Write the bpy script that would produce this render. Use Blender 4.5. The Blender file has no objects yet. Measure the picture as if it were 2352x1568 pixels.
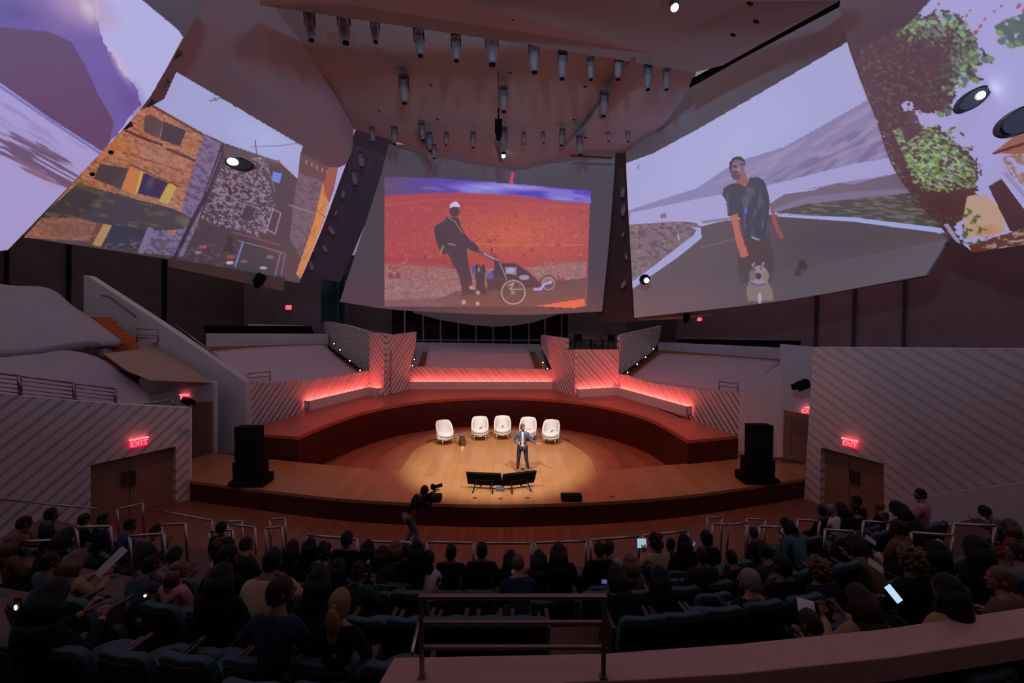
import bpy, bmesh, math, random
import numpy as np
from mathutils import Vector, Matrix, Euler
random.seed(7); np.random.seed(7)
SC = bpy.context.scene
COL = SC.collection
# ------------------------------------------------------------------ camera, world, lights
TH = math.radians(4.0); FPX = 2352*16/36; CZ = 6.53
cam_d = bpy.data.cameras.new('camera'); cam_d.sensor_width = 36; cam_d.lens = 16; cam_d.clip_end = 200; cam_d.clip_start = .05
cam = bpy.data.objects.new('camera', cam_d); COL.objects.link(cam)
cam.location = (0, 0, CZ); cam.rotation_euler = (math.radians(90)-TH, 0, 0)
SC.camera = cam
w = bpy.data.worlds.new('world'); SC.world = w; w.use_nodes = True
w.node_tree.nodes['Background'].inputs[0].default_value = (.235, .185, .222, 1)
w.node_tree.nodes['Background'].inputs[1].default_value = 1.0
SC.view_settings.view_transform = 'Standard'; SC.view_settings.look = 'None'
SC.view_settings.gamma = 1; SC.view_settings.exposure = 0; SC.view_settings.use_curve_mapping = False
SC.cycles.max_bounces = 6; SC.cycles.diffuse_bounces = 4
def light(name, typ, loc, target, power, color, **kw):
    d = bpy.data.lights.new(name, typ); d.energy = power; d.color = color
    for k, v in kw.items(): setattr(d, k, v)
    o = bpy.data.objects.new(name, d); COL.objects.link(o); o.location = loc
    o.rotation_euler = (Vector(target)-Vector(loc)).to_track_quat('-Z', 'Y').to_euler()
    return o
# stage spots hung in the ceiling (beam falls on the round centre of the stage)
light('stage_spot', 'SPOT', (-3.8, 8.8, 12.7), (-.55, 17.3, .7), 6900, (1, .97, .80), spot_size=math.radians(31), spot_blend=.5, shadow_soft_size=.12)
light('stage_spot', 'SPOT', (2.9, 8.8, 12.7), (-.55, 17.3, .7), 6900, (1, .97, .80), spot_size=math.radians(31), spot_blend=.5, shadow_soft_size=.12)
light('stage_spot', 'SPOT', (-.5, 13.0, 12.9), (-.5, 18.8, .7), 1500, (1, .93, .84), spot_size=math.radians(27), spot_blend=.4, shadow_soft_size=.12)
# dim red wash on the wooden stage and the warm floor light in front of it
light('stage_wash', 'SPOT', (0, 13.0, 12.9), (0, 20, .7), 3800, (1, .25, .12), spot_size=math.radians(88), spot_blend=.9, shadow_soft_size=.4)
light('front_wash', 'SPOT', (0, 10, 12.6), (0, 13.2, 0), 30, (1, .42, .25), spot_size=math.radians(105), spot_blend=.9, shadow_soft_size=.4)

for _x in (-8.6, 8.2):  # fill spots added to brighten both sides of the stage
    light('side_fill', 'SPOT', (_x*.8, 11.5, 12.4), (_x, 15.4, .7), 650, (1, .34, .18), spot_size=math.radians(46), spot_blend=.9, shadow_soft_size=.3)
# added lavender fill spots for sails and ceiling, in place of projector spill
for _n, (_x, _y, _z, _t, _p) in enumerate([(2, -1.5, 11, (-9.5, 17, 13), 1500), (-2, -1.5, 11, (9.5, 18, 12.5), 1800), (0, -1.5, 11.5, (0, 24, 11), 1300)]):
    light('spill_fill', 'SPOT', (_x, _y, _z), _t, _p, (.42, .70, 1), spot_size=math.radians(66), spot_blend=.8, shadow_soft_size=.3)

# ------------------------------------------------------------------ pixel to place helpers
ct, st = math.cos(TH), math.sin(TH)
def ray(px, py):
    a = (px-1176)/FPX; b = (784-py)/FPX
    return Vector((a, ct+b*st, -st+b*ct))
def PY(px, py, Y):
    d = ray(px, py); return Vector((0, 0, CZ)) + d*(Y/d.y)
def PZ(px, py, z):
    d = ray(px, py); return Vector((0, 0, CZ)) + d*((z-CZ)/d.z)
def PV(px, py, p, q):          # hit with the vertical plane through p and q
    d = ray(px, py); n = Vector((-(q[1]-p[1]), q[0]-p[0], 0))
    t = (n.x*p[0]+n.y*p[1])/(n.x*d.x+n.y*d.y)
    return Vector((0, 0, CZ)) + d*t

# ------------------------------------------------------------------ materials
MATS = {}
def mat(name, col, rough=.6, metal=0, emit=None, estr=1, spec=.5, bump=None, var=0, alpha=None, scale=6):
    if name in MATS: return MATS[name]
    m = bpy.data.materials.new(name); m.use_nodes = True
    nt = m.node_tree; b = nt.nodes['Principled BSDF']
    b.inputs['Base Color'].default_value = (*col, 1); b.inputs['Roughness'].default_value = rough
    b.inputs['Metallic'].default_value = metal; b.inputs['Specular IOR Level'].default_value = spec
    if emit: b.inputs['Emission Color'].default_value = (*emit, 1); b.inputs['Emission Strength'].default_value = estr
    if var or bump:
        tc = nt.nodes.new('ShaderNodeTexCoord'); no = nt.nodes.new('ShaderNodeTexNoise')
        no.inputs['Scale'].default_value = scale; no.inputs['Detail'].default_value = 4
        nt.links.new(tc.outputs['Object'], no.inputs['Vector'])
        if var:
            mx = nt.nodes.new('ShaderNodeMix'); mx.data_type = 'RGBA'
            mx.inputs[6].default_value = (*[c*(1-var) for c in col], 1); mx.inputs[7].default_value = (*[min(1, c*(1+var)) for c in col], 1)
            nt.links.new(no.outputs['Fac'], mx.inputs[0]); nt.links.new(mx.outputs[2], b.inputs['Base Color'])
        if bump:
            bp = nt.nodes.new('ShaderNodeBump'); bp.inputs['Strength'].default_value = bump; bp.inputs['Distance'].default_value = .02
            nt.links.new(no.outputs['Fac'], bp.inputs['Height']); nt.links.new(bp.outputs[0], b.inputs['Normal'])
    MATS[name] = m; return m
def planks(name, c1, c2, rough=.35, rot=0, sx=1.0, bw=2.4, rh=.14, mortar=.004):
    if name in MATS: return MATS[name]
    m = bpy.data.materials.new(name); m.use_nodes = True; nt = m.node_tree; b = nt.nodes['Principled BSDF']
    tc = nt.nodes.new('ShaderNodeTexCoord'); mp = nt.nodes.new('ShaderNodeMapping'); mp.inputs['Rotation'].default_value = (0, 0, rot)
    br = nt.nodes.new('ShaderNodeTexBrick'); br.inputs['Scale'].default_value = sx; br.inputs['Brick Width'].default_value = bw
    br.inputs['Row Height'].default_value = rh; br.inputs['Mortar Size'].default_value = mortar; br.inputs['Bias'].default_value = 0
    br.inputs['Color1'].default_value = (*c1, 1); br.inputs['Color2'].default_value = (*c2, 1); br.inputs['Mortar'].default_value = (*[c*.45 for c in c1], 1)
    nt.links.new(tc.outputs['Object'], mp.inputs[0]); nt.links.new(mp.outputs[0], br.inputs[0])
    no = nt.nodes.new('ShaderNodeTexNoise'); no.inputs['Scale'].default_value = 2.2; no.inputs['Detail'].default_value = 6
    mx = nt.nodes.new('ShaderNodeMix'); mx.data_type = 'RGBA'; mx.blend_type = 'MULTIPLY'; mx.inputs[0].default_value = .35
    nt.links.new(mp.outputs[0], no.inputs['Vector']); nt.links.new(br.outputs[0], mx.inputs[6]); nt.links.new(no.outputs['Color'], mx.inputs[7])
    nt.links.new(mx.outputs[2], b.inputs['Base Color']); b.inputs['Roughness'].default_value = rough
    MATS[name] = m; return m
def slats(name, sgn, col=(.62, .53, .54), pitch=.24, ca=.72, cb=.69, gv=.58, bs=.8):
    """white boards on the diagonal with dark open joints, laid out in metres on the panel"""
    if name in MATS: return MATS[name]
    m = bpy.data.materials.new(name); m.use_nodes = True; nt = m.node_tree; b = nt.nodes['Principled BSDF']
    uv = nt.nodes.new('ShaderNodeUVMap'); sp = nt.nodes.new('ShaderNodeSeparateXYZ'); nt.links.new(uv.outputs[0], sp.inputs[0])
    def mth(op, a, b_=None):
        n = nt.nodes.new('ShaderNodeMath'); n.operation = op
        for i, v in enumerate((a, b_)):
            if v is None: continue
            if isinstance(v, (int, float)): n.inputs[i].default_value = v
            else: nt.links.new(v, n.inputs[i])
        return n.outputs[0]
    t = mth('ADD', mth('MULTIPLY', sp.outputs[0], -ca*sgn), mth('MULTIPLY', sp.outputs[1], cb))
    f = mth('FRACT', mth('DIVIDE', t, pitch)); k = mth('FRACT', mth('DIVIDE', t, pitch*3.0))
    wid = mth('ADD', mth('MULTIPLY', k, .30), .14)
    groove = mth('LESS_THAN', f, wid)
    mx = nt.nodes.new('ShaderNodeMix'); mx.data_type = 'RGBA'; mx.inputs[6].default_value = (*col, 1); mx.inputs[7].default_value = (*[c*gv for c in col], 1)
    nt.links.new(groove, mx.inputs[0]); nt.links.new(mx.outputs[2], b.inputs['Base Color']); b.inputs['Roughness'].default_value = .7
    bp = nt.nodes.new('ShaderNodeBump'); bp.inputs['Strength'].default_value = bs; bp.inputs['Distance'].default_value = .06; bp.invert = True
    tri = mth('MINIMUM', mth('MULTIPLY', f, 3), 1.0)
    bp.invert = False; nt.links.new(tri, bp.inputs['Height']); nt.links.new(bp.outputs[0], b.inputs['Normal'])
    MATS[name] = m; return m

WHITE = mat('white_plaster', (.60, .52, .55), .8, bump=.15, scale=3)
WALLD = mat('dark_wall_cloth', (.10, .075, .07), .9, var=.25, scale=1.5)
WALLM = mat('mid_wall', (.17, .135, .145), .9, var=.15, scale=1)
CEILM = mat('ceiling_plaster', (.37, .43, .44), .8, var=.06, scale=.5)
SAILP = mat('sail_plain', (.42, .40, .44), .8)
STEEL = mat('brushed_steel', (.42, .34, .32), .36, 1)
BRONZE = mat('bronze_rail', (.32, .24, .22), .35, 1)
BLACK = mat('black_matt', (.005, .0045, .005), .85, spec=.15)
BLACKG = mat('black_gloss', (.015, .015, .018), .15)
LAMPB = mat('lamp_housing', (.36, .31, .33), .55, .1)
LAMPD = mat('lamp_bracket', (.13, .10, .10), .7)
REDW = planks('dark_red_wood', (.060, .007, .006), (.072, .009, .007), .4, 0, 1, 3.2, 1.6, .006)
OAK = planks('stage_oak', (.40, .205, .088), (.345, .17, .070), .33, math.pi/2, 1, 2.6, .34, .004)
OAKR = planks('ring_oak', (.36, .13, .06), (.30, .10, .045), .38, math.pi/2, 1, 2.6, .2, .004)
OAKP = planks('platform_oak', (.52, .13, .07), (.45, .10, .05), .34, 0, 1, 2.6, .3, .004)
OAKF = planks('floor_oak', (.20, .078, .046), (.165, .064, .038), .42, math.pi/2, 1, 2.4, .22, .006)
LEDGEM = mat('ledge_wood', (.42, .21, .19), .6, var=.1, scale=9)
DOORM = mat('door_wood', (.26, .13, .09), .5, var=.12, scale=2)
CLOTHN = mat('crumpled_cloth_shaded', (.40, .33, .37), .9, bump=.5, scale=2.2)  # darker copy of the cover cloth, shade of the near banks in its colour
CLOTH = mat('white_cover_cloth', (.56, .40, .46), .9, bump=.5, scale=2.2)
SLL = slats('slats_rising', 1); SLR = slats('slats_falling', -1)
SFL = slats('front_slats_rising', 1, ca=.64, cb=.77, gv=.78, pitch=.26, bs=.45); SFR = slats('front_slats_falling', -1, ca=.50, cb=.87, gv=.88, pitch=.27, bs=.3)

# ------------------------------------------------------------------ mesh helpers
class MB:
    def __init__(s): s.v = []; s.f = []; s.m = []; s.uv = {}
    def quad(s, *p, mi=0):
        n = len(s.v); s.v += [Vector(q) for q in p]; s.f.append(tuple(range(n, n+len(p)))); s.m.append(mi); return s
    def prism(s, pts, off, mi=0):
        n = len(s.v); k = len(pts); off = Vector(off); pts = [Vector(p) for p in pts]
        s.v += pts + [p+off for p in pts]
        s.f.append(tuple(range(n, n+k))); s.f.append(tuple(range(n+2*k-1, n+k-1, -1)))
        for i in range(k):
            j = (i+1) % k; s.f.append((n+i, n+k+i, n+k+j, n+j))
        s.m += [mi]*(k+2); return s
    def box(s, c, size, rz=0, rx=0, mi=0, ry=0):
        M = Matrix.Translation(c) @ Euler((rx, ry, rz)).to_matrix().to_4x4()
        a, b, h = [q/2 for q in size]; n = len(s.v)
        s.v += [M @ Vector((x, y, z)) for x in (-a, a) for y in (-b, b) for z in (-h, h)]
        for f in ((0, 1, 3, 2), (4, 6, 7, 5), (0, 4, 5, 1), (2, 3, 7, 6), (0, 2, 6, 4), (1, 5, 7, 3)): s.f.append(tuple(n+i for i in f)); s.m.append(mi)
        return s
    def tube(s, p, q, r, r2=None, n=10, mi=0, cap=True):
        p = Vector(p); q = Vector(q); r2 = r if r2 is None else r2
        d = (q-p).normalized(); a = d.orthogonal().normalized(); b = d.cross(a); k = len(s.v)
        for c, R in ((p, r), (q, r2)):
            for i in range(n):
                t = 2*math.pi*i/n; s.v.append(c+a*math.cos(t)*R+b*math.sin(t)*R)
        for i in range(n):
            j = (i+1) % n; s.f.append((k+i, k+j, k+n+j, k+n+i)); s.m.append(mi)
        if cap:
            s.f.append(tuple(k+i for i in reversed(range(n)))); s.f.append(tuple(k+n+i for i in range(n))); s.m += [mi]*2
        return s
    def path(s, pts, r, n=8, mi=0):
        for a, b in zip(pts, pts[1:]): s.tube(a, b, r, n=n, mi=mi)
        return s
    def lathe(s, prof, c=(0, 0, 0), n=20, sx=1, sy=1, M=None, mi=0):
        k = len(s.v); M = M or Matrix.Identity(4); c = Vector(c)
        for (r, z) in prof:
            for i in range(n):
                t = 2*math.pi*i/n; s.v.append(c + (M @ Vector((r*math.cos(t)*sx, r*math.sin(t)*sy, z))))
        for a in range(len(prof)-1):
            for i in range(n):
                j = (i+1) % n; s.f.append((k+a*n+i, k+a*n+j, k+(a+1)*n+j, k+(a+1)*n+i)); s.m.append(mi)
        s.f.append(tuple(k+i for i in reversed(range(n)))); s.f.append(tuple(k+(len(prof)-1)*n+i for i in range(n))); s.m += [mi]*2
        return s
    def ball(s, c, r, n=14, mi=0, rot=None):
        if isinstance(r, (int, float)): r = (r, r, r)
        h = max(5, n//2+1); R = rot or Matrix.Identity(3); k = len(s.v); c = Vector(c)
        for a in range(h+1):
            ph = math.pi*a/h
            for i in range(n):
                t = 2*math.pi*i/n; s.v.append(c+R @ Vector((r[0]*math.sin(ph)*math.cos(t), r[1]*math.sin(ph)*math.sin(t), -r[2]*math.cos(ph))))
        for a in range(h):
            for i in range(n):
                j = (i+1) % n; s.f.append((k+a*n+i, k+a*n+j, k+(a+1)*n+j, k+(a+1)*n+i)); s.m.append(mi)
        return s
    def mesh(s, name, smooth=False):
        me = bpy.data.meshes.new(name); me.from_pydata([tuple(v) for v in s.v], [], s.f)
        me.polygons.foreach_set('material_index', s.m)
        if smooth: me.polygons.foreach_set('use_smooth', [True]*len(s.f))
        me.update(); return me
    def build(s, name, m, parent=None, smooth=False, bevel=0, loc=None, weld=False):
        me = s.mesh(name, smooth)
        if weld or bevel:
            bm = bmesh.new(); bm.from_mesh(me); bmesh.ops.remove_doubles(bm, verts=bm.verts, dist=1e-5)
            bmesh.ops.recalc_face_normals(bm, faces=bm.faces); bm.to_mesh(me); bm.free()
        o = bpy.data.objects.new(name, me); COL.objects.link(o)
        for x in (m if isinstance(m, (list, tuple)) else [m]): me.materials.append(x)
        if parent: o.parent = parent
        if loc: o.location = loc
        if bevel:
            b = o.modifiers.new('bevel', 'BEVEL'); b.width = bevel; b.segments = 2; b.limit_method = 'ANGLE'
        return o
def tag(o, label, cat=None, group=None, kind=None):
    if label: o['label'] = label
    if cat: o['category'] = cat
    if group: o['group'] = group
    if kind: o['kind'] = kind
    return o
def empty(name, loc=(0, 0, 0), rz=0, label=None, cat=None, group=None, kind=None):
    o = bpy.data.objects.new(name, None); COL.objects.link(o); o.location = loc; o.rotation_euler = (0, 0, rz); o.empty_display_size = .1
    return tag(o, label, cat, group, kind)
def copy_tree(o, parent=None):
    c = o.copy(); COL.objects.link(c); c.parent = parent
    for ch in list(o.children): copy_tree(ch, c)
    return c
def struct(o, label=None): o['kind'] = 'structure'; return tag(o, label)
ORD = ['first', 'second', 'third', 'fourth', 'fifth', 'sixth', 'seventh', 'eighth', 'ninth', 'tenth', 'eleventh', 'twelfth', 'thirteenth', 'fourteenth', 'fifteenth',
       'sixteenth', 'seventeenth', 'eighteenth', 'nineteenth', 'twentieth', 'twenty-first', 'twenty-second', 'twenty-third', 'twenty-fourth', 'twenty-fifth', 'twenty-sixth', 'twenty-seventh', 'twenty-eighth', 'twenty-ninth', 'thirtieth']
def panel(name, pts, m, thick=.18, parent=None, away=True):
    """upright wall panel from points in one plane; uv in metres; thickness goes away from the camera"""
    pts = [Vector(p) for p in pts]
    n = Vector((0, 0, 0))
    for i in range(len(pts)):
        a, b = pts[i], pts[(i+1) % len(pts)]; n += a.cross(b)
    n.normalize()
    c = sum(pts, Vector())/len(pts)
    if (c-Vector((0, 0, CZ))).dot(n) < 0: n = -n
    h = Vector((n.y, -n.x, 0));
    if h.length < 1e-3: h = Vector((1, 0, 0))
    h.normalize()
    if h.x < 0: h = -h
    mb = MB().prism(pts, n*thick); o = mb.build(name, m, parent, weld=True)
    uv = o.data.uv_layers.new(name='UVMap')
    for l in o.data.loops:
        q = o.data.vertices[l.vertex_index].co; uv.data[l.index].uv = (q.dot(h), q.z)
    return o
def curve_px(pts, n):
    """smooth resample of a pixel polyline"""
    P = [np.array(p, float) for p in pts]
    if len(P) == 2: return [P[0]+(P[1]-P[0])*t for t in np.linspace(0, 1, n)]
    d = [0]
    for a, b in zip(P, P[1:]): d.append(d[-1]+np.linalg.norm(b-a))
    Q = [2*P[0]-P[1]]+P+[2*P[-1]-P[-2]]; out = []
    for t in np.linspace(0, d[-1], n):
        i = min(max(np.searchsorted(d, t)-1, 0), len(P)-2); u = (t-d[i])/(d[i+1]-d[i])
        a, b, c, e = Q[i], Q[i+1], Q[i+2], Q[i+3]
        out.append(.5*((2*b)+(-a+c)*u+(2*a-5*b+4*c-e)*u*u+(-a+3*b-3*c+e)*u**3))
    return out
def coons(top, bot, left, right, nu, nv):
    T = np.array(curve_px(top, nu)); B = np.array(curve_px(bot, nu)); L = np.array(curve_px(left, nv)); R = np.array(curve_px(right, nv))
    u = np.linspace(0, 1, nu)[None, :, None]; v = np.linspace(0, 1, nv)[:, None, None]
    return (1-v)*T[None]+v*B[None]+(1-u)*L[:, None]+u*R[:, None]-((1-u)*(1-v)*T[0]+u*(1-v)*T[-1]+(1-u)*v*B[0]+u*v*B[-1])
def sheet(name, G, inv, m, parent=None, bulge=0, thick=.25, rim=None, noise=0, smooth=True):
    """bent panel: G grid of pixels (nv,nu,2), inv = inverse depth at the corners tl,tr,bl,br"""
    nv, nu, _ = G.shape; u = np.linspace(0, 1, nu)[None, :]; v = np.linspace(0, 1, nv)[:, None]
    tl, tr, bl, br = [1/q for q in inv]
    I = (1-v)*((1-u)*tl+u*tr)+v*((1-u)*bl+u*br); Y = 1/I+bulge*4*u*(1-u)
    a = (G[..., 0]-1176)/FPX; b = (784-G[..., 1])/FPX; dy = ct+b*st
    P = np.stack([a*Y/dy, Y, CZ+(-st+b*ct)*Y/dy], -1)
    if noise: P[..., 2] += noise*(vnoise(P[..., 0].ravel()*1.1, P[..., 1].ravel()*1.1, 5).reshape(nv, nu)-.5)*2
    me = bpy.data.meshes.new(name)
    idx = np.arange(nv*nu).reshape(nv, nu)
    F = np.stack([idx[:-1, :-1], idx[1:, :-1], idx[1:, 1:], idx[:-1, 1:]], -1).reshape(-1, 4)
    me.vertices.add(nv*nu); me.vertices.foreach_set('co', P.reshape(-1).astype('f'))
    me.loops.add(F.size); me.loops.foreach_set('vertex_index', F.reshape(-1).astype('i'))
    me.polygons.add(len(F)); me.polygons.foreach_set('loop_start', np.arange(0, F.size, 4, dtype='i'))
    try: me.polygons.foreach_set('loop_total', np.full(len(F), 4, dtype='i'))
    except Exception: pass
    me.polygons.foreach_set('use_smooth', [smooth]*len(F)); me.update(calc_edges=True); me.validate()
    me.materials.append(m); me.materials.append(rim or m)
    o = bpy.data.objects.new(name, me); COL.objects.link(o)
    if parent: o.parent = parent
    s = o.modifiers.new('solid', 'SOLIDIFY'); s.thickness = thick; s.offset = -1; s.material_offset = 1; s.material_offset_rim = 1
    return o
def vnoise(x, y, seed=0):
    xi = np.floor(x).astype(np.int64); yi = np.floor(y).astype(np.int64); fx = x-xi; fy = y-yi
    fx = fx*fx*(3-2*fx); fy = fy*fy*(3-2*fy)
    def h(a, b):
        n = (a*374761393+b*668265263+seed*982451653) & 0xffffffff; n = ((n ^ (n >> 13))*1274126177) & 0xffffffff
        return ((n ^ (n >> 16)) & 0xffff)/65535.
    return (h(xi, yi)*(1-fx)+h(xi+1, yi)*fx)*(1-fy)+(h(xi, yi+1)*(1-fx)+h(xi+1, yi+1)*fx)*fy
# ------------------------------------------------------------------ projected pictures, painted into the sails as glow
def inpoly(X, Y, P):
    r = np.zeros(X.shape, bool); n = len(P)
    for i in range(n):
        x1, y1 = P[i]; x2, y2 = P[(i+1) % n]
        if y1 == y2: continue
        c = ((y1 > Y) != (y2 > Y)) & (X < (x2-x1)*(Y-y1)/(y2-y1)+x1); r ^= c
    return r
class Paint:
    def __init__(s, G):
        s.X = G[..., 0].ravel(); s.Y = G[..., 1].ravel(); s.C = np.zeros((s.X.size, 3)); s.A = np.zeros(s.X.size)
    def put(s, m, col, a=1.):
        m = m.astype(float)*a; s.C = s.C*(1-m[:, None])+np.array(col, float)*m[:, None]; s.A = np.maximum(s.A, (m > 0)*1.)
    def soft(s, m, col):       # m float weights, does not widen the lit region
        s.C = s.C*(1-m[:, None])+np.array(col, float)*m[:, None]
    def poly(s, P, col, a=1., j=0, js=9):
        if j:
            nx = vnoise(s.X/js, s.Y/js, 71)+.6*vnoise(s.X/js*2.3, s.Y/js*2.3, 72)-.8; ny = vnoise(s.X/js, s.Y/js, 81)+.6*vnoise(s.X/js*2.3, s.Y/js*2.3, 82)-.8
            s.put(inpoly(s.X+nx*j*2, s.Y+ny*j*2, P), col, a)
        else: s.put(inpoly(s.X, s.Y, P), col, a)
    def speck(s, P, col, sx, sy, rot=0, seed=1, th=.5, a=1., sharp=6):
        m = inpoly(s.X, s.Y, P) if P is not None else s.A > 0
        c, d = math.cos(rot), math.sin(rot); u = (s.X*c+s.Y*d)/sx; v = (-s.X*d+s.Y*c)/sy
        n = .65*vnoise(u, v, seed)+.35*vnoise(u*2.3, v*2.3, seed+9)
        s.soft(m*np.clip((n-th)*sharp, 0, 1)*a, col)
    def line(s, P, w, col, a=1.):
        for (x1, y1), (x2, y2) in zip(P, P[1:]):
            L = math.hypot(x2-x1, y2-y1)+1e-6; ux, uy = (x2-x1)/L, (y2-y1)/L
            t = np.clip((s.X-x1)*ux+(s.Y-y1)*uy, 0, L); d = np.hypot(s.X-x1-t*ux, s.Y-y1-t*uy)
            s.soft(np.clip(w/2+.7-d, 0, 1)*a*(s.A > 0), col)
    def ell(s, cx, cy, rx, ry, col, a=1., rot=0, soft=.12):
        c, d = math.cos(rot), math.sin(rot); u = (s.X-cx)*c+(s.Y-cy)*d; v = -(s.X-cx)*d+(s.Y-cy)*c
        s.soft(np.clip((1-np.hypot(u/rx, v/ry))/soft, 0, 1)*a*(s.A > 0), col)
    def ring(s, cx, cy, r, w, col, a=1.):
        d = np.abs(np.hypot(s.X-cx, s.Y-cy)-r); s.soft(np.clip(w/2+.7-d, 0, 1)*a*(s.A > 0), col)
    def glow(s, cx, cy, rx, ry, col, a=1., rot=0): s.ell(cx, cy, rx, ry, col, a, rot, 1.)
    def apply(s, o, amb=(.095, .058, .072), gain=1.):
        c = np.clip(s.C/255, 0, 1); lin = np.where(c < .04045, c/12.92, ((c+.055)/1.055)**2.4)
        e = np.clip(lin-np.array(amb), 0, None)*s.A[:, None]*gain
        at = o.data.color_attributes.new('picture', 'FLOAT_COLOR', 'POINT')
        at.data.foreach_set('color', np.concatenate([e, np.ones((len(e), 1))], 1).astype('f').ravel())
SAIL = mat('sail_painted_glow', (.44, .42, .46), .85)  # sail emits the picture itself, projector light put into its emission colour
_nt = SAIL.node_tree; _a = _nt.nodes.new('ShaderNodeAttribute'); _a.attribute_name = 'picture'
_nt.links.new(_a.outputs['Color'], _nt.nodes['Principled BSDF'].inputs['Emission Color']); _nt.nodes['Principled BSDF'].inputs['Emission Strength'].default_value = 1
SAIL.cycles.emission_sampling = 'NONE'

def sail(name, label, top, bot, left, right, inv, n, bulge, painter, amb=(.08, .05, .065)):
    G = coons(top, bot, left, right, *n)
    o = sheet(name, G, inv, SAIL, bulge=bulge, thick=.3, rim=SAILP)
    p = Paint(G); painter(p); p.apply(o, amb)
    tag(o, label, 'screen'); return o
# --- centre
def paint_c(p):
    N = [(883, 450), (940, 446), (1010, 442), (1100, 444), (1190, 449), (1270, 460), (1355, 466)]
    p.poly([(883, 407), (960, 407), (1180, 422), (1356, 438), (1355, 467), (1347, 704), (883, 704)], (165, 72, 80))
    p.glow(1180, 540, 230, 90, (200, 98, 80), .95); p.glow(940, 560, 90, 60, (175, 75, 78), .6)
    sky = [(883, 407), (960, 407), (1180, 422), (1357, 438), (1357, 467)]+N[::-1]
    p.poly(sky, (92, 70, 176)); p.glow(1120, 432, 110, 16, (150, 142, 220), 1, .05); p.glow(1180, 428, 90, 9, (165, 155, 218), .9, .1)
    p.glow(1300, 458, 60, 8, (130, 120, 210), .9, .1); p.speck(sky, (160, 150, 220), 60, 9, .08, 3, .55, .5)
    p.glow(1210, 445, 70, 6, (78, 50, 185), .8, .12)
    m = inpoly(p.X, p.Y, sky)*np.clip(1-(p.X-885)/170, 0, 1)*.85; p.soft(m, (104, 78, 104))
    p.line([(885, 470), (1010, 458), (1100, 460), (1350, 478)], 4, (185, 85, 92), .5)
    p.speck([(883, 480), (1355, 480), (1350, 600), (883, 600)], (140, 72, 68), 5, 3, 0, 4, .62, .7); p.speck([(883, 470), (1355, 470), (1350, 560), (883, 600)], (195, 115, 100), 6, 4, 0, 14, .62, .4)
    p.line([(1020, 553), (1140, 563), (1340, 562)], 2, (205, 120, 95), .7); p.line([(883, 597), (1060, 604)], 14, (160, 62, 66), .5)
    sand = [(883, 608), (1010, 612), (1060, 618), (1230, 612), (1347, 600), (1347, 704), (883, 704)]
    p.poly(sand, (150, 105, 108)); p.glow(940, 618, 110, 20, (170, 88, 80), .8); p.glow(1290, 612, 70, 18, (150, 108, 100), .8)
    p.speck(sand, (175, 135, 140), 5, 3, 0, 6, .52, .6); p.speck(sand, (120, 82, 85), 7, 3, 0, 7, .55, .5)
    p.poly([(1050, 668), (1120, 662), (1347, 638), (1346, 704), (1030, 704), (1000, 690)], (106, 78, 80)); p.poly([(883, 690), (1040, 680), (1100, 704), (883, 704)], (115, 82, 92), .8)
    p.speck([(883, 600), (1100, 600), (1040, 704), (883, 704)], (140, 100, 105), 12, 4, 0, 8, .5, .4)
    p.poly([(1232, 703), (1343, 685), (1344, 702), (1318, 707)], (226, 102, 76)); p.poly([(1169, 422), (1175, 395), (1182, 395), (1177, 423)], (190, 68, 84))
    for x, y in ((898, 633), (914, 633), (1283, 650), (1296, 650)): p.ell(x, y, 7, 8, (118, 64, 62), .7)
    for x, y in ((896, 614), (905, 618), (914, 614), (1283, 636), (1292, 640)): p.ell(x, y, 4, 5, (128, 66, 62), .6)
    # rocks
    rs = np.random.RandomState(3)
    for _ in range(40):
        x, y = rs.uniform(890, 1345), rs.uniform(545, 606); p.ell(x, y, rs.uniform(2, 6), rs.uniform(1.5, 3), (190, 110, 100) if rs.rand() < .5 else (125, 62, 60), .7)
    # walker
    D = (84, 64, 66)
    p.poly([(1013, 510), (1001, 518), (997, 521), (998, 535), (1004, 560), (1010, 576), (1024, 582), (1040, 560), (1034, 520)], (78, 62, 64))
    p.poly([(1027, 497), (1053, 500), (1059, 520), (1066, 534), (1078, 549), (1094, 562), (1101, 572), (1099, 581), (1086, 577), (1072, 570), (1077, 610), (1084, 640), (1087, 668), (1094, 675), (1062, 678), (1058, 650), (1053, 630), (1040, 606), (1031, 585), (1014, 582), (1022, 560), (1013, 515)], D)
    p.ell(1044, 484, 12, 15, D); p.poly([(1033, 478), (1034, 469), (1042, 463), (1051, 464), (1056, 472), (1055, 476), (1044, 474)], (198, 188, 212))
    p.line([(1030, 500), (1045, 508), (1062, 535)], 2, (150, 130, 150), .8); p.line([(1012, 580), (1018, 565)], 4, (150, 140, 90), .8); p.line([(1030, 560), (1046, 562)], 2, (170, 150, 160), .8)
    # stroller
    p.line([(1098, 576), (1124, 592), (1150, 602)], 5, (96, 80, 96)); p.line([(1112, 583), (1146, 600)], 2, (170, 155, 195)); p.line([(1130, 570), (1128, 586)], 2, (90, 62, 70))
    p.poly([(1134, 594), (1150, 602), (1186, 604), (1210, 622), (1243, 650), (1236, 660), (1205, 662), (1120, 668), (1118, 636), (1136, 618)], (80, 58, 62))
    p.line([(1148, 603), (1184, 604), (1212, 622), (1245, 652)], 3, (155, 72, 88)); p.line([(1148, 604), (1164, 642)], 2, (150, 130, 140)); p.line([(1120, 640), (1165, 643)], 2, (140, 60, 72))
    p.poly([(1160, 612), (1187, 612), (1186, 631), (1160, 630)], (140, 118, 130)); p.ell(1173, 621, 11, 7, (160, 152, 205)); p.ell(1204, 637, 13, 6, (150, 140, 172)); p.ell(1127, 633, 8, 8, (98, 84, 170))
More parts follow.
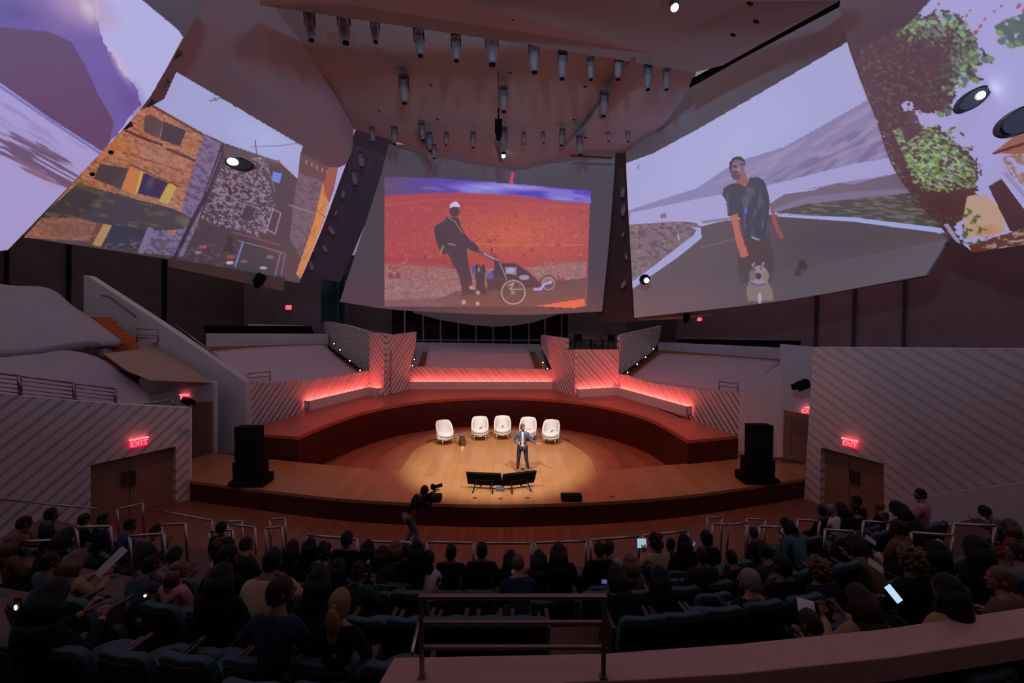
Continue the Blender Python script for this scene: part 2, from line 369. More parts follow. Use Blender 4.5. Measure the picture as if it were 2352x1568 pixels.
    p.ell(1179, 670, 28, 28, (98, 74, 78)); p.ring(1179, 671, 27, 2.2, (176, 150, 158)); p.ring(1179, 671, 31, 1.5, (70, 55, 60), .6); p.ell(1178, 671, 5, 5, (150, 130, 138))
    for t in range(8): p.line([(1179, 671), (1179+25*math.cos(t*.785), 671+25*math.sin(t*.785))], 1, (140, 116, 124), .5)
    p.line([(1168, 655), (1180, 650), (1172, 664), (1200, 664)], 2.5, (165, 150, 165)); p.ring(1259, 650, 17, 3, (96, 72, 78)); p.ring(1260, 651, 14, 1.6, (160, 140, 155))
    p.line([(1228, 664), (1242, 664), (1250, 652), (1266, 648)], 5, (166, 158, 215))
    # dog
    p.poly([(1089, 612), (1096, 606), (1104, 612), (1112, 606), (1116, 620), (1112, 650), (1120, 676), (1092, 676), (1094, 646)], (76, 62, 62)); p.ell(1088, 620, 5, 11, (92, 84, 160)); p.ell(1100, 619, 3, 6, (150, 130, 90)); p.ell(1099, 637, 9, 7, (62, 48, 50))
    for x, y in ((1083, 660), (1098, 672), (1065, 694), (1097, 697)): p.ell(x, y, 5, 5, (200, 165, 165), .8)
SHELF = []
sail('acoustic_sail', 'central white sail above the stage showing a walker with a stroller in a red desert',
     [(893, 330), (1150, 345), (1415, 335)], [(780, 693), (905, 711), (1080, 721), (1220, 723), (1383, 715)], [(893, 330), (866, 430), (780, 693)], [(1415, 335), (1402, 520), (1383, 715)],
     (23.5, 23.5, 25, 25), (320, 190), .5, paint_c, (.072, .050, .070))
# --- right middle sail: road, man and dog
def paint_r(p):
    EDGE = [(1946, 97), (1975, 180), (2010, 270), (2060, 400), (2110, 470), (2175, 535), (2160, 580), (2126, 640)]
    ALL = [(1434, 376), (1500, 352), (1600, 298), (1720, 229)]+EDGE+[(1800, 700), (1440, 740)]
    p.poly(ALL, (164, 160, 206)); p.glow(1700, 330, 220, 90, (172, 168, 212), .7, -.5)
    p.poly([(1440, 484), (1600, 432), (1690, 372), (1800, 338), (1900, 282), (2012, 218), (2050, 250), (2090, 420), (1760, 440), (1440, 505)], (136, 124, 166))
    p.speck([(1640, 420), (1800, 345), (2012, 225), (2090, 400), (1760, 440)], (158, 140, 172), 60, 9, -.55, 3, .5, .7); p.speck([(1740, 420), (1900, 330), (2030, 270), (2090, 400)], (120, 104, 140), 40, 8, -.6, 5, .5, .8)
    p.line([(1815, 408), (1900, 368), (1990, 330), (2040, 318)], 6, (158, 132, 160), .6)
    p.poly([(1440, 516), (1450, 488), (1600, 457), (1755, 428), (1960, 376), (2056, 360), (2078, 396), (1950, 416), (1790, 445), (1765, 462), (1650, 500), (1600, 512)], (164, 154, 202))
    p.poly([(1765, 470), (1800, 446), (1860, 438), (1925, 420), (1960, 424), (2075, 392), (2110, 430), (1780, 482)], (118, 98, 114)); p.poly([(1772, 482), (1850, 452), (1960, 440), (2100, 432), (2120, 450), (1790, 492)], (128, 112, 144))
    p.poly([(1780, 487), (1850, 468), (2100, 442), (2175, 530), (2100, 520), (1960, 506)], (90, 78, 78)); p.speck([(1780, 487), (1850, 468), (2100, 442), (2175, 530), (1960, 506)], (122, 108, 108), 24, 4, .05, 6, .52, .8)
    p.poly([(1440, 516), (1560, 508), (1600, 512), (1612, 524), (1575, 560), (1440, 660)], (122, 98, 104)); p.speck([(1440, 516), (1560, 508), (1600, 512), (1612, 524), (1575, 560), (1440, 660)], (90, 68, 72), 9, 6, .4, 7, .5, .7); p.speck([(1440, 516), (1560, 508), (1600, 512), (1575, 560), (1440, 660)], (150, 130, 140), 7, 5, .4, 17, .6, .6)
    p.poly([(1608, 520), (1660, 508), (1785, 492), (1960, 500), (2180, 533), (2190, 565), (2175, 600), (2126, 650), (1800, 700), (1440, 740), (1440, 672), (1560, 588), (1612, 546)], (96, 77, 82)); p.glow(1560, 690, 170, 60, (112, 78, 82), .8); p.glow(1900, 560, 200, 60, (88, 74, 84), .8)
    p.poly([(1440, 672), (1440, 655), (1500, 612), (1592, 540), (1600, 528), (1585, 521), (1608, 522), (1611, 536), (1590, 560), (1500, 630)], (160, 156, 204)); p.poly([(1785, 493), (1960, 499), (2166, 524), (2170, 536), (2050, 521), (1960, 509), (1785, 497)], (160, 162, 214))
    p.line([(1610, 568), (1690, 548)], 2, (130, 110, 130), .6); p.line([(1614, 510), (1690, 500)], 6, (128, 112, 124), .8); p.poly([(1516, 492), (1530, 489), (1531, 500), (1517, 502)], (110, 108, 130)); p.line([(1558, 538), (1560, 550)], 3, (165, 155, 190)); p.line([(1467, 378), (1465, 388)], 2, (110, 100, 140))
    for x, y in ((1842, 604), (1838, 615), (1848, 613), (1832, 626)): p.ell(x, y, 8, 9, (72, 54, 58), .8)
    # man
    T = (74, 66, 78); S = (150, 88, 86)
    p.poly([(1702, 545), (1765, 540), (1780, 600), (1772, 650), (1700, 650), (1694, 600)], (88, 66, 70)); p.poly([(1686, 400), (1712, 396), (1722, 425), (1694, 425)], S)
    p.ell(1695, 386, 17, 27, (128, 98, 112)); p.poly([(1676, 395), (1675, 374), (1684, 362), (1700, 358), (1711, 368), (1712, 384), (1706, 370), (1690, 366), (1682, 374), (1680, 398)], (62, 48, 56)); p.ell(1690, 402, 12, 11, (86, 60, 70), .75); p.ell(1688, 382, 5, 3, (72, 52, 68)); p.ell(1704, 378, 4, 3, (72, 52, 68)); p.ell(1697, 389, 3, 5, (160, 124, 134)); p.line([(1694, 399), (1705, 396)], 2, (150, 100, 104))
    p.poly([(1659, 448), (1662, 432), (1675, 424), (1690, 420), (1714, 428), (1722, 408), (1742, 406), (1756, 416), (1764, 440), (1768, 462), (1764, 545), (1740, 552), (1712, 548), (1700, 500), (1672, 496), (1668, 462)], T)
    p.speck([(1700, 425), (1764, 440), (1764, 545), (1712, 548)], (98, 92, 116), 6, 24, .1, 4, .5, .7); p.line([(1671, 445), (1672, 490)], 3, (104, 96, 118), .7); p.ell(1713, 483, 4, 8, (76, 100, 205))
    p.poly([(1678, 496), (1694, 490), (1700, 530), (1712, 565), (1720, 588), (1702, 591), (1692, 560)], (180, 102, 88)); p.poly([(1766, 462), (1776, 478), (1788, 520), (1801, 546), (1792, 549), (1776, 515)], (148, 84, 82)); p.line([(1728, 545), (1742, 550)], 4, (140, 135, 170))
    # dog
    p.poly([(1718, 692), (1714, 665), (1722, 640), (1760, 640), (1774, 665), (1777, 690)], (132, 108, 104)); p.ell(1744, 634, 22, 26, (146, 128, 140)); p.ell(1729, 632, 9, 13, (124, 100, 100)); p.ell(1758, 634, 9, 13, (140, 116, 110)); p.ell(1742, 634, 7, 8, (74, 58, 66)); p.ell(1733, 619, 4, 3, (90, 72, 82)); p.ell(1748, 617, 4, 3, (90, 72, 82)); p.line([(1726, 650), (1742, 656), (1758, 652)], 4, (104, 84, 122)); p.line([(1729, 610), (1732, 604)], 4, (150, 132, 142)); p.line([(1752, 608), (1754, 603)], 4, (150, 132, 142))
    p.ell(1745, 684, 5, 14, (165, 148, 160))
    p.soft((p.A > 0)*0.0, (0, 0, 0))
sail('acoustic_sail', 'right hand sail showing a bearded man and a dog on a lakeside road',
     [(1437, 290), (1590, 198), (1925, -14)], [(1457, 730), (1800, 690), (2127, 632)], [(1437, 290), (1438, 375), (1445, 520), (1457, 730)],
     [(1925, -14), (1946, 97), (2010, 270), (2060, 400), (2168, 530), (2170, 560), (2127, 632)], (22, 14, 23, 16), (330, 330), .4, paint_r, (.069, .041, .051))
# --- left middle sail: old town
def paint_l(p):
    ALL = [(405, 165), (696, 336), (690, 352), (735, 380), (770, 386), (803, 372), (792, 400), (686, 660), (40, 560), (40, 530), (225, 352), (298, 262), (322, 246), (352, 242), (378, 226)]
    p.poly(ALL, (90, 71, 80))
    p.poly([(405, 165), (696, 336), (690, 352), (683, 412), (652, 382), (640, 370), (600, 357), (520, 330), (470, 308), (352, 242), (378, 226)], (162, 162, 208)); p.glow(600, 320, 110, 50, (172, 178, 222), .7, .5)
    O = [(296, 262), (352, 242), (468, 308), (440, 400), (420, 480), (402, 565), (40, 545), (225, 352)]
    p.poly(O, (172, 114, 94)); p.speck(O, (128, 84, 78), 13, 5, .5, 2, .48, .7, 4); p.speck(O, (188, 134, 118), 9, 5, .5, 12, .56, .7); p.glow(160, 530, 130, 60, (120, 88, 92), .8)
    p.glow(360, 360, 90, 36, (172, 122, 116), .7, .45); p.glow(270, 330, 60, 30, (196, 126, 80), .6, .5); p.glow(430, 360, 40, 30, (196, 126, 96), .5); p.speck(O, (122, 80, 76), 7, 4, .5, 52, .6, .7, 5); p.line([(352, 244), (468, 310)], 5, (110, 70, 66)); p.line([(290, 300), (340, 322), (372, 332)], 5, (92, 66, 72)); p.line([(385, 342), (455, 372)], 6, (96, 72, 80)); p.line([(280, 350), (460, 405)], 1.5, (120, 76, 72)); p.line([(300, 378), (415, 430)], 2, (110, 66, 64))
    p.poly([(332, 268), (345, 262), (375, 280), (366, 318), (330, 302)], (98, 82, 92)); p.poly([(376, 278), (428, 300), (413, 336), (368, 320)], (84, 70, 84))
    V = [(468, 308), (512, 333), (480, 430), (452, 520), (420, 590), (330, 580), (352, 525), (402, 540), (430, 430)]
    p.poly(V, (128, 108, 142)); p.speck(V, (98, 80, 104), 10, 5, .4, 5, .48, .8)
    p.poly([(230, 375), (298, 388), (280, 436), (215, 410)], (92, 76, 88)); p.poly([(278, 434), (298, 382), (328, 394), (322, 440), (308, 447)], (190, 122, 84)); p.poly([(310, 445), (324, 392), (334, 397), (326, 442)], (196, 160, 90))
    p.poly([(330, 396), (386, 420), (366, 456), (316, 444)], (74, 62, 92)); p.glow(345, 420, 12, 26, (112, 94, 118), .7, .4); p.poly([(388, 420), (406, 428), (386, 470), (365, 462)], (186, 156, 96)); p.line([(270, 440), (330, 456), (400, 474)], 4, (150, 124, 110), .8)
    DK = [(90, 500), (180, 420), (240, 438), (330, 462), (400, 480), (440, 500), (442, 520), (400, 528), (340, 530), (230, 512), (160, 500)]
    p.poly(DK, (88, 74, 84)); p.speck(DK, (118, 98, 84), 30, 7, .25, 8, .6, .7); p.glow(430, 510, 40, 16, (150, 124, 96), .6, .3); p.glow(190, 425, 60, 14, (120, 100, 78), .6, .4)
    p.poly([(238, 514), (258, 518), (232, 566), (212, 562)], (172, 136, 104)); p.poly([(258, 516), (340, 528), (316, 578), (232, 566)], (82, 70, 86)); p.poly([(340, 520), (355, 526), (330, 582), (316, 579)], (126, 112, 142)); p.poly([(225, 510), (238, 514), (212, 562), (200, 560)], (120, 80, 80))
    p.line([(512, 335), (470, 455), (440, 510), (398, 600)], 9, (74, 58, 76)); p.line([(508, 350), (474, 440)], 2, (130, 110, 140), .8)
    p.poly([(512, 333), (600, 358), (560, 372), (520, 372)], (102, 80, 90))
    ST = [(512, 372), (600, 360), (618, 385), (622, 430), (632, 470), (612, 535), (596, 545), (560, 530), (478, 515), (462, 500), (490, 430)]
    p.speck(ST, (146, 126, 150), 6, 3, .45, 9, .46, .9, 6); p.poly([(566, 470), (588, 478), (576, 508), (552, 500)], (84, 68, 78)); p.poly([(545, 505), (552, 520), (538, 528)], (140, 122, 150))
    p.line([(612, 372), (632, 440)], 2, (128, 106, 120)); p.poly([(627, 394), (648, 399), (642, 421), (624, 415)], (112, 132, 214)); p.line([(640, 372), (683, 412)], 2, (90, 66, 66)); p.ell(640, 370, 4, 4, (180, 90, 70))
    p.line([(627, 481), (645, 489), (632, 537), (613, 527), (627, 481)], 2.5, (160, 124, 138)); p.line([(590, 357), (586, 322)], 1.8, (90, 74, 96)); p.line([(575, 337), (640, 335), (690, 328)], 1.2, (110, 98, 130)); p.line([(482, 232), (503, 226)], 2.5, (100, 88, 118)); p.line([(492, 224), (496, 232)], 2, (100, 88, 118))
    TW = [(690, 350), (735, 382), (764, 388), (745, 430), (722, 500), (690, 590), (665, 548), (674, 470), (683, 412)]
    p.poly(TW, (120, 94, 108)); p.speck(TW, (96, 74, 88), 9, 4, .3, 13, .5, .7); p.poly([(690, 350), (764, 388), (752, 418), (688, 398)], (104, 72, 78)); p.line([(662, 470), (722, 490)], 2, (150, 118, 130))
    for k in range(5): p.ell(704+k*12, 372+k*6, 3, 6, (140, 105, 108))
    p.poly([(742, 420), (750, 450), (757, 466), (705, 622), (688, 640), (680, 628), (700, 570), (722, 505)], (206, 130, 80)); p.speck([(742, 420), (757, 466), (688, 640), (680, 628)], (175, 104, 66), 5, 12, .3, 15, .5, .6)
    p.poly([(756, 384), (776, 384), (764, 440), (754, 464), (745, 440), (746, 415)], (156, 84, 70)); p.poly([(776, 386), (805, 372), (792, 402), (757, 500), (700, 640), (694, 634), (740, 520), (755, 465), (766, 438)], (160, 156, 205))
    p.line([(724, 480), (748, 500)], 1, (90, 64, 60)); p.poly([(655, 560), (690, 590), (676, 640), (640, 630), (600, 545), (640, 545)], (98, 72, 76), .8)
    p.line([(535, 533), (580, 545), (640, 562)], 3, (140, 82, 96), .8); p.line([(548, 553), (600, 566), (655, 582)], 1.6, (140, 116, 140)); p.line([(558, 556), (540, 612)], 3.5, (132, 122, 190)); p.line([(655, 582), (646, 632)], 2, (130, 110, 140)); p.line([(644, 582), (632, 632)], 3, (118, 104, 150))
    for x, y, c in ((466, 567, (200, 80, 90)), (530, 590, (190, 76, 90)), (528, 603, (200, 180, 180)), (455, 580, (150, 110, 130)), (605, 615, (170, 150, 170)), (560, 600, (130, 90, 96)), (620, 590, (130, 104, 120))): p.ell(x, y, 9, 4, c)
    for x, y in ((527, 560), (520, 570), (535, 572), (528, 548)): p.ell(x, y, 8, 8, (72, 54, 60))
    p.speck([(400, 560), (550, 560), (540, 620), (400, 600)], (122, 84, 100), 8, 5, .2, 19, .55, .6); p.speck([(60, 545), (400, 600), (400, 560), (70, 520)], (150, 110, 112), 9, 5, .2, 21, .6, .5)
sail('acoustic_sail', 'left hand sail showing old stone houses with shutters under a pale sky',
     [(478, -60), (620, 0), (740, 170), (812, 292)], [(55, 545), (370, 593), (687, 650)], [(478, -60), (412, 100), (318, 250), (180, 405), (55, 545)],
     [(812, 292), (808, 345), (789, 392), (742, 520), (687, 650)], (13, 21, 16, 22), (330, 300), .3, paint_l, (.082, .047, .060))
# --- outer left sail
def paint_ll(p):
    p.poly([(-400, -10), (317, -8), (408, 68), (421, 86), (330, 250), (0, 640), (-400, 640), (-400, 100)], (176, 172, 220))
    M = [(-400, -30), (212, -10), (222, 50), (240, 100), (268, 145), (290, 175), (312, 200), (322, 240), (236, 352), (120, 275), (0, 190), (-400, -60)]
    p.poly(M, (112, 94, 160), 1, 4, 14); p.glow(120, 20, 170, 70, (150, 118, 170), .8, .15); p.soft(np.clip((inpoly(p.X, p.Y, [(-400, 40), (0, 62), (110, 72), (165, 96), (195, 150), (225, 215), (262, 280), (250, 330), (236, 352), (120, 275), (0, 190), (-400, -60)])*1.), 0, 1)*.85, (98, 73, 100)); p.glow(190, 10, 120, 60, (190, 160, 190), .9, .6); p.glow(276, 150, 16, 75, (200, 176, 200), .85, -.5); p.glow(205, 22, 26, 40, (205, 198, 200), .8, -.3); p.glow(40, 30, 110, 50, (84, 74, 140), .7, .2); p.glow(300, 230, 40, 70, (104, 76, 140), .6, -.5)
    p.poly([(-400, -60), (0, 190), (120, 275), (238, 350), (215, 385), (0, 640), (-400, 640)], (164, 154, 204)); p.line([(0, 198), (120, 280), (236, 356)], 6, (112, 100, 170), .7)
    B = [(-100, 250), (0, 288), (90, 328), (135, 350), (190, 395), (165, 436), (100, 412), (0, 366), (-100, 340)]
    p.speck(B, (104, 82, 108), 70, 5, .5, 3, .36, .9); p.speck([(-100, 200), (0, 220), (200, 340), (215, 400), (0, 300)], (140, 128, 180), 80, 5, .53, 4, .55, .6); p.glow(90, 400, 90, 14, (165, 130, 150), .5, .5)
    m = (np.abs(p.Y-(p.X*-1.32+640)) < 0)*1.; p.soft(m, (0, 0, 0))
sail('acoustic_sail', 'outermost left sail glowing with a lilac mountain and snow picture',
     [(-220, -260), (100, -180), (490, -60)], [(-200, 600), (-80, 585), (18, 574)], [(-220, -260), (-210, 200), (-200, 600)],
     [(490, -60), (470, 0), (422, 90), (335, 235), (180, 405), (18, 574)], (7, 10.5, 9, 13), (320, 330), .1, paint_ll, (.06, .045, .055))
# --- outer right sail
def paint_rr(p):
    p.poly([(2142, -5), (2600, -80), (2600, 600), (2235, 580), (2168, 524), (2060, 400), (2000, 240), (1985, 150), (2090, 52)], (166, 158, 208))
    F = [(2092, 52), (2130, 40), (2150, 26), (2190, 26), (2212, 45), (2240, 80), (2252, 118), (2282, 138), (2262, 142), (2232, 128), (2236, 160), (2256, 178), (2240, 190), (2208, 172), (2196, 186), (2186, 230), (2186, 262), (2140, 262), (2106, 256), (2080, 226), (2078, 252), (2092, 285), (2130, 290), (2180, 320), (2205, 345), (2242, 374), (2240, 440), (2225, 480), (2205, 500), (2190, 530), (2215, 580), (2150, 600), (2060, 400), (1995, 250), (1970, 150), (1975, 110), (2040, 80)]
    p.poly(F, (92, 69, 76), 1, 9, 12)
    p.speck(F, (98, 104, 90), 7, 5, .4, 3, .58, .8, 6); p.poly([(2092, 52), (2150, 26), (2212, 45), (2252, 118), (2180, 110), (2120, 70)], (92, 69, 76)); p.speck([(2070, 60), (2130, 40), (2212, 30), (2252, 118), (2235, 180), (2190, 190), (2180, 100), (2120, 80)], (112, 124, 110), 8, 5, .7, 5, .44, .85, 5); p.speck([(2070, 60), (2130, 40), (2212, 30), (2252, 118), (2235, 180)], (165, 170, 160), 7, 4, .7, 35, .64, .7, 6)
    p.glow(2140, 130, 45, 50, (92, 69, 76), .9); p.poly([(2086, 292), (2150, 292), (2205, 340), (2246, 374), (2244, 440), (2205, 505), (2130, 470)], (92, 72, 74), 1, 9, 11); G2 = [(2050, 300), (2092, 285), (2150, 296), (2205, 345), (2242, 374), (2240, 430), (2130, 440), (2090, 390)]
    p.speck(G2, (118, 138, 104), 7, 4, .2, 8, .42, .9, 5); p.speck(G2, (146, 176, 112), 6, 4, .2, 28, .6, .8, 6); p.speck(G2, (160, 156, 160), 8, 5, .2, 18, .62, .8, 7); p.glow(2170, 470, 60, 50, (88, 62, 66), 1); p.speck([(2100, 250), (2060, 260), (2080, 330), (2120, 300)], (92, 69, 76), 8, 8, 0, 2, .1, .9)
    H = [(2282, 60), (2310, 45), (2352, 30), (2420, 20), (2420, 110), (2352, 104), (2330, 110), (2300, 90)]
    p.speck(H, (92, 100, 96), 14, 10, .3, 6, .3, .95, 8)
    rs = random.Random(5); LC = [(112, 138, 92), (136, 166, 108), (150, 166, 178), (86, 76, 72), (128, 148, 100), (100, 110, 104)]
    for _ in range(90):
        t = rs.uniform(-2.6, 1.5); r = rs.uniform(.72, 1.08); x, y = 2150+95*r*math.cos(t), 125+90*r*math.sin(t); p.ell(x, y, rs.uniform(5, 12), rs.uniform(3, 6), rs.choice(LC), .85, rs.uniform(-1, 1))
    for x, y in ((2262, 138), (2275, 134), (2216, 182), (2240, 184), (2228, 168), (2160, 262), (2176, 256), (2300, 96), (2320, 104), (2340, 100), (2296, 76), (2325, 60)): p.ell(x, y, 11, 7, rs.choice(LC[:1]+LC[3:]), .95, .4)
    for _ in range(170):
        t = rs.uniform(0, 6.28); r = rs.uniform(.1, 1); x, y = 2160+78*r*math.cos(t), 362+80*r*math.sin(t); p.ell(x, y, rs.uniform(4, 9), rs.uniform(2, 4), rs.choice(LC[:2]+[(156, 184, 118), (164, 160, 170), (90, 74, 72)]), .85, rs.uniform(-.6, .8))
    for x, y, r in ((2148, 24, 7), (2156, 10, 6), (2242, 74, 9), (2252, 60, 8), (2262, 44, 6), (2284, 26, 6), (2300, 14, 6), (2340, 14, 10), (2352, 24, 9), (2030, 130, 5), (2220, 36, 6), (2228, 24, 5), (2112, 64, 6)): p.ell(x, y, r, r*.55, (162, 70, 84), .85, -.9, .5)
    p.poly([(2282, 350), (2330, 312), (2420, 270), (2420, 345), (2330, 355)], (150, 104, 96)); p.line([(2282, 352), (2352, 330)], 5, (96, 60, 56)); p.speck([(2300, 360), (2420, 340), (2420, 440), (2330, 420)], (150, 116, 100), 8, 8, .3, 9, .45, .9)
    p.poly([(2222, 450), (2262, 446), (2300, 480), (2310, 530), (2260, 542), (2222, 548), (2212, 500)], (182, 152, 138)); p.glow(2270, 530, 40, 20, (190, 124, 90), .8); p.poly([(2270, 428), (2300, 410), (2352, 480), (2420, 560), (2320, 530)], (88, 66, 66)); p.line([(2310, 400), (2400, 500)], 10, (150, 140, 180)); p.speck([(2210, 470), (2262, 500), (2270, 560), (2210, 560)], (84, 96, 66), 10, 8, 0, 11, .52, .9)
    p.poly([(2225, 562), (2352, 525), (2420, 510), (2420, 600), (2235, 590)], (108, 76, 76)); p.speck([(2225, 562), (2352, 525), (2420, 510), (2420, 600)], (170, 150, 150), 14, 5, -.25, 12, .55, .8); p.poly([(2168, 516), (2178, 514), (2206, 556), (2200, 562)], (150, 140, 170))
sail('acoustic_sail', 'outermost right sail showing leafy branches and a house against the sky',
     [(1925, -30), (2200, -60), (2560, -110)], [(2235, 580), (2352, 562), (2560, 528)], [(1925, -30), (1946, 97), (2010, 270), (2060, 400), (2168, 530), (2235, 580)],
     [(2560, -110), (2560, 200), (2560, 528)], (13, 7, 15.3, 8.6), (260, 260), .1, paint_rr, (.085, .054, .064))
# ------------------------------------------------------------------ room shell
def flat(name, pts, z, m, thick=.15, px=True):
    P = [PZ(x, y, z) if px else Vector((x, y, z)) for x, y in pts]
    return MB().prism([Vector((p.x, p.y, z)) for p in P], (0, 0, -thick)).build(name, m, weld=True)
fl = MB().box((0, 14, -.1), (60, 56, .2)).build('floor', OAKF); struct(fl)
struct(MB().box((0, -4, 6.5), (56, .4, 17)).build('wall_rear_hall', mat('rear_hall', (.10, .08, .08), .9)))
struct(MB().box((0, 38, 5.5), (62, .4, 11)).build('wall_back', WALLD))
struct(MB().box((-28, 14, 4.5), (.4, 56, 9)).build('wall_left', WALLD))
struct(MB().box((28, 14, 4.5), (.4, 56, 9)).build('wall_right', WALLD))
# --- stage floor: front lip arc, straight back edge, round centre
S = .7
front = [PZ(x, y, S) for x, y in curve_px([(436, 1104), (600, 1124), (800, 1146), (1000, 1156), (1176, 1158), (1400, 1151), (1600, 1134), (1848, 1098)], 40)]
backl = [PZ(1851, 1062, S), PZ(1775, 1050, S), PZ(1690, 1050, S), PZ(1580, 1064, S), PZ(1480, 1072, S), PZ(1385, 1081.5, S)]
c0 = Vector((-.57, 18.2, S)); R0 = 3.7
a0 = math.atan2(backl[-1].y-c0.y, backl[-1].x-c0.x); pl = PZ(850, 1077, S); a0, a1 = -.5, math.pi+.5
arc = [PZ(x, y, S) for x, y in curve_px([(1371, 1083), (1362, 1062), (1348, 1043), (1304, 1015), (1261, 997), (1200, 989), (1134, 987), (1060, 993), (1006, 1008), (954, 1032), (936, 1055), (919, 1080)], 48)]
backr = [pl, PZ(685, 1061, S), PZ(600, 1052, S), PZ(490, 1040, S), PZ(440, 1053, S)]
top = front+backl+arc+backr
mb = MB().prism([Vector((p.x, p.y, S)) for p in top], (0, 0, -.1)); st_o = mb.build('stage_floor', OAK, weld=True)
tag(st_o, 'pale oak stage floor with a round spotlit centre', 'stage')
skirt = MB()
for a, b in zip(front, front[1:]):
    skirt.prism([Vector((a.x, a.y, 0)), Vector((b.x, b.y, 0)), Vector((b.x, b.y, S-.1)), Vector((a.x, a.y, S-.1))], (0, .12, 0))
skirt.build('stage_front', REDW, st_o, weld=True)
sk2 = MB()
for seq in (backl, arc, backr):
    for a, b in zip(seq, seq[1:]):
        d = Vector((-(b.y-a.y), b.x-a.x, 0)).normalized()*.06
        sk2.prism([Vector((a.x, a.y, -.02)), Vector((b.x, b.y, -.02)), Vector((b.x, b.y, S-.1)), Vector((a.x, a.y, S-.1))], d)
sk2.build('stage_back_edge', REDW, st_o, weld=True)
# --- lowered ring steps behind the round centre
def ring(name, r0, r1, z, m, label):
    mb = MB(); T = np.linspace(a0+.02, a1-.02, 49)
    for t, u in zip(T, T[1:]):
        mb.prism([c0+Vector((r0*math.cos(t), r0*math.sin(t), z-S)), c0+Vector((r0*math.cos(u), r0*math.sin(u), z-S)), c0+Vector((r1*math.cos(u), r1*math.sin(u), z-S)), c0+Vector((r1*math.cos(t), r1*math.sin(t), z-S))], (0, 0, -.24))
    tag(mb.build(name, m, weld=True), label, 'stage lift')
ring('ring_step', 3.5, 4.85, .47, OAKR, 'curved wooden lift ring directly behind the lit stage centre')
ring('ring_step', 4.87, 5.95, .25, OAKR, 'middle curved wooden lift ring below the stage')
ring('ring_step', 5.97, 7.1, .03, OAKR, 'lowest curved lift ring against the dark red wall')
# --- raised curved platform with dark red wall
Z2 = 1.62
inner = [PZ(x, y, Z2) for x, y in curve_px([(685, 1003), (760, 972), (850, 943), (960, 923), (1080, 914.5), (1200, 914), (1320, 923), (1420, 941), (1500, 966), (1580, 1011)], 48)]
outer = [(1696, 1003), (1600, 968), (1560, 958), (1430, 905), (1400, 898), (1318, 905), (1270, 893), (940, 893), (890, 905), (850, 900), (690, 950), (566, 985)]
outp = [PZ(x, y, Z2) for x, y in outer]
outp[0] = PZ(1694, 1000, Z2)
lc = [PZ(605, 996, Z2)]
pf = MB().prism(inner+outp+lc, (0, 0, -.12)).build('platform_top', OAKP, weld=True)
tag(pf, 'curved orange-brown timber platform wrapping around behind the chairs', 'platform')
pw = MB()
def wall_run(mb, seq, z0, z1, th=.1, sgn=1):
    for a, b in zip(seq, seq[1:]):
        d = Vector((-(b.y-a.y), b.x-a.x, 0)).normalized()*th*sgn
        mb.prism([Vector((a.x, a.y, z0)), Vector((b.x, b.y, z0)), Vector((b.x, b.y, z1)), Vector((a.x, a.y, z1))], d)
wall_run(pw, inner, -.1, Z2-.12)
wall_run(pw, [inner[-1], PZ(1696, 1001, Z2)], -.1, Z2-.12); wall_run(pw, [lc[0], inner[0]], -.1, Z2-.12)
pw.build('platform_wall', REDW, pf, weld=True)
bd = MB(); wall_run(bd, inner, Z2, Z2+.02, .07)
bd.build('edge_strip', mat('edge_strip', (.30, .08, .04), .3), pf, weld=True)

# --- back slatted walls
A_ = PZ(563, 978, Z2); A_ = PY(563, 978, 19.2); B_ = PY(849, 900, 26.6)
def pv(pl, *pts): return [PV(x, y, *pl) for x, y in pts]
PLl = (A_, B_)
struct(panel('wall_slatted', pv(PLl, (562, 878), (640, 877), (720, 871), (780, 864), (849, 851), (849, 912), (566, 992)), SLL, .25))
F2a, F2b = PY(848, 850, 26.6), PY(882, 850, 25.8)
struct(panel('wall_slatted', pv((F2a, F2b), (848, 763), (882, 766), (882, 905), (848, 903)), SLR, .25))
F3b = PY(942, 850, 27.6)
struct(panel('wall_slatted', pv((F2b, F3b), (882, 766), (912, 768), (942, 764), (957, 762), (955, 790), (941, 850), (941, 895), (882, 908)), SLL, .25))
pole = MB().tube(PY(898, 805, 26.0), PY(897, 905, 26.0), .035).build('trim_1', mat('pole_dark', (.20, .14, .15), .6)); struct(pole)
C1, C2 = PY(940, 850, 28.3), PY(1272, 850, 28.3)
struct(panel('wall_slatted', pv((C1, C2), (940, 842), (1272, 848), (1272, 897), (940, 893)), SLR, .25))
D1, D2, D3, D4 = PY(1268, 850, 28.0), PY(1320, 850, 25.6), PY(1422, 850, 26.4), PY(1700, 950, 18.4)
struct(panel('wall_slatted', pv((D1, D2), (1242, 769), (1298, 777), (1298, 803), (1321, 803), (1320, 912), (1270, 895), (1268, 848), (1242, 797)), SLR, .25))
struct(panel('wall_slatted', pv((D2, D3), (1320, 803), (1423, 803), (1420, 903), (1320, 912)), SLR, .25))
struct(panel('wall_slatted', pv((D3, D4), (1420, 858), (1500, 880), (1600, 895), (1701, 900), (1694, 1003), (1420, 905)), SLR, .25))
# stair side walls with slats
E1, E2 = PY(745, 760, 33), PY(850, 800, 27.2)
struct(panel('wall_slatted', pv((E1, E2), (742, 737), (800, 747), (848, 762), (848, 853), (836, 852), (750, 790)), SLR, .2))
G1, G2_ = PY(1424, 800, 26.6), PY(1520, 760, 32)
struct(panel('wall_slatted', pv((G1, G2_), (1425, 769), (1520, 748), (1512, 786), (1500, 806), (1424, 860)), SLR, .2))
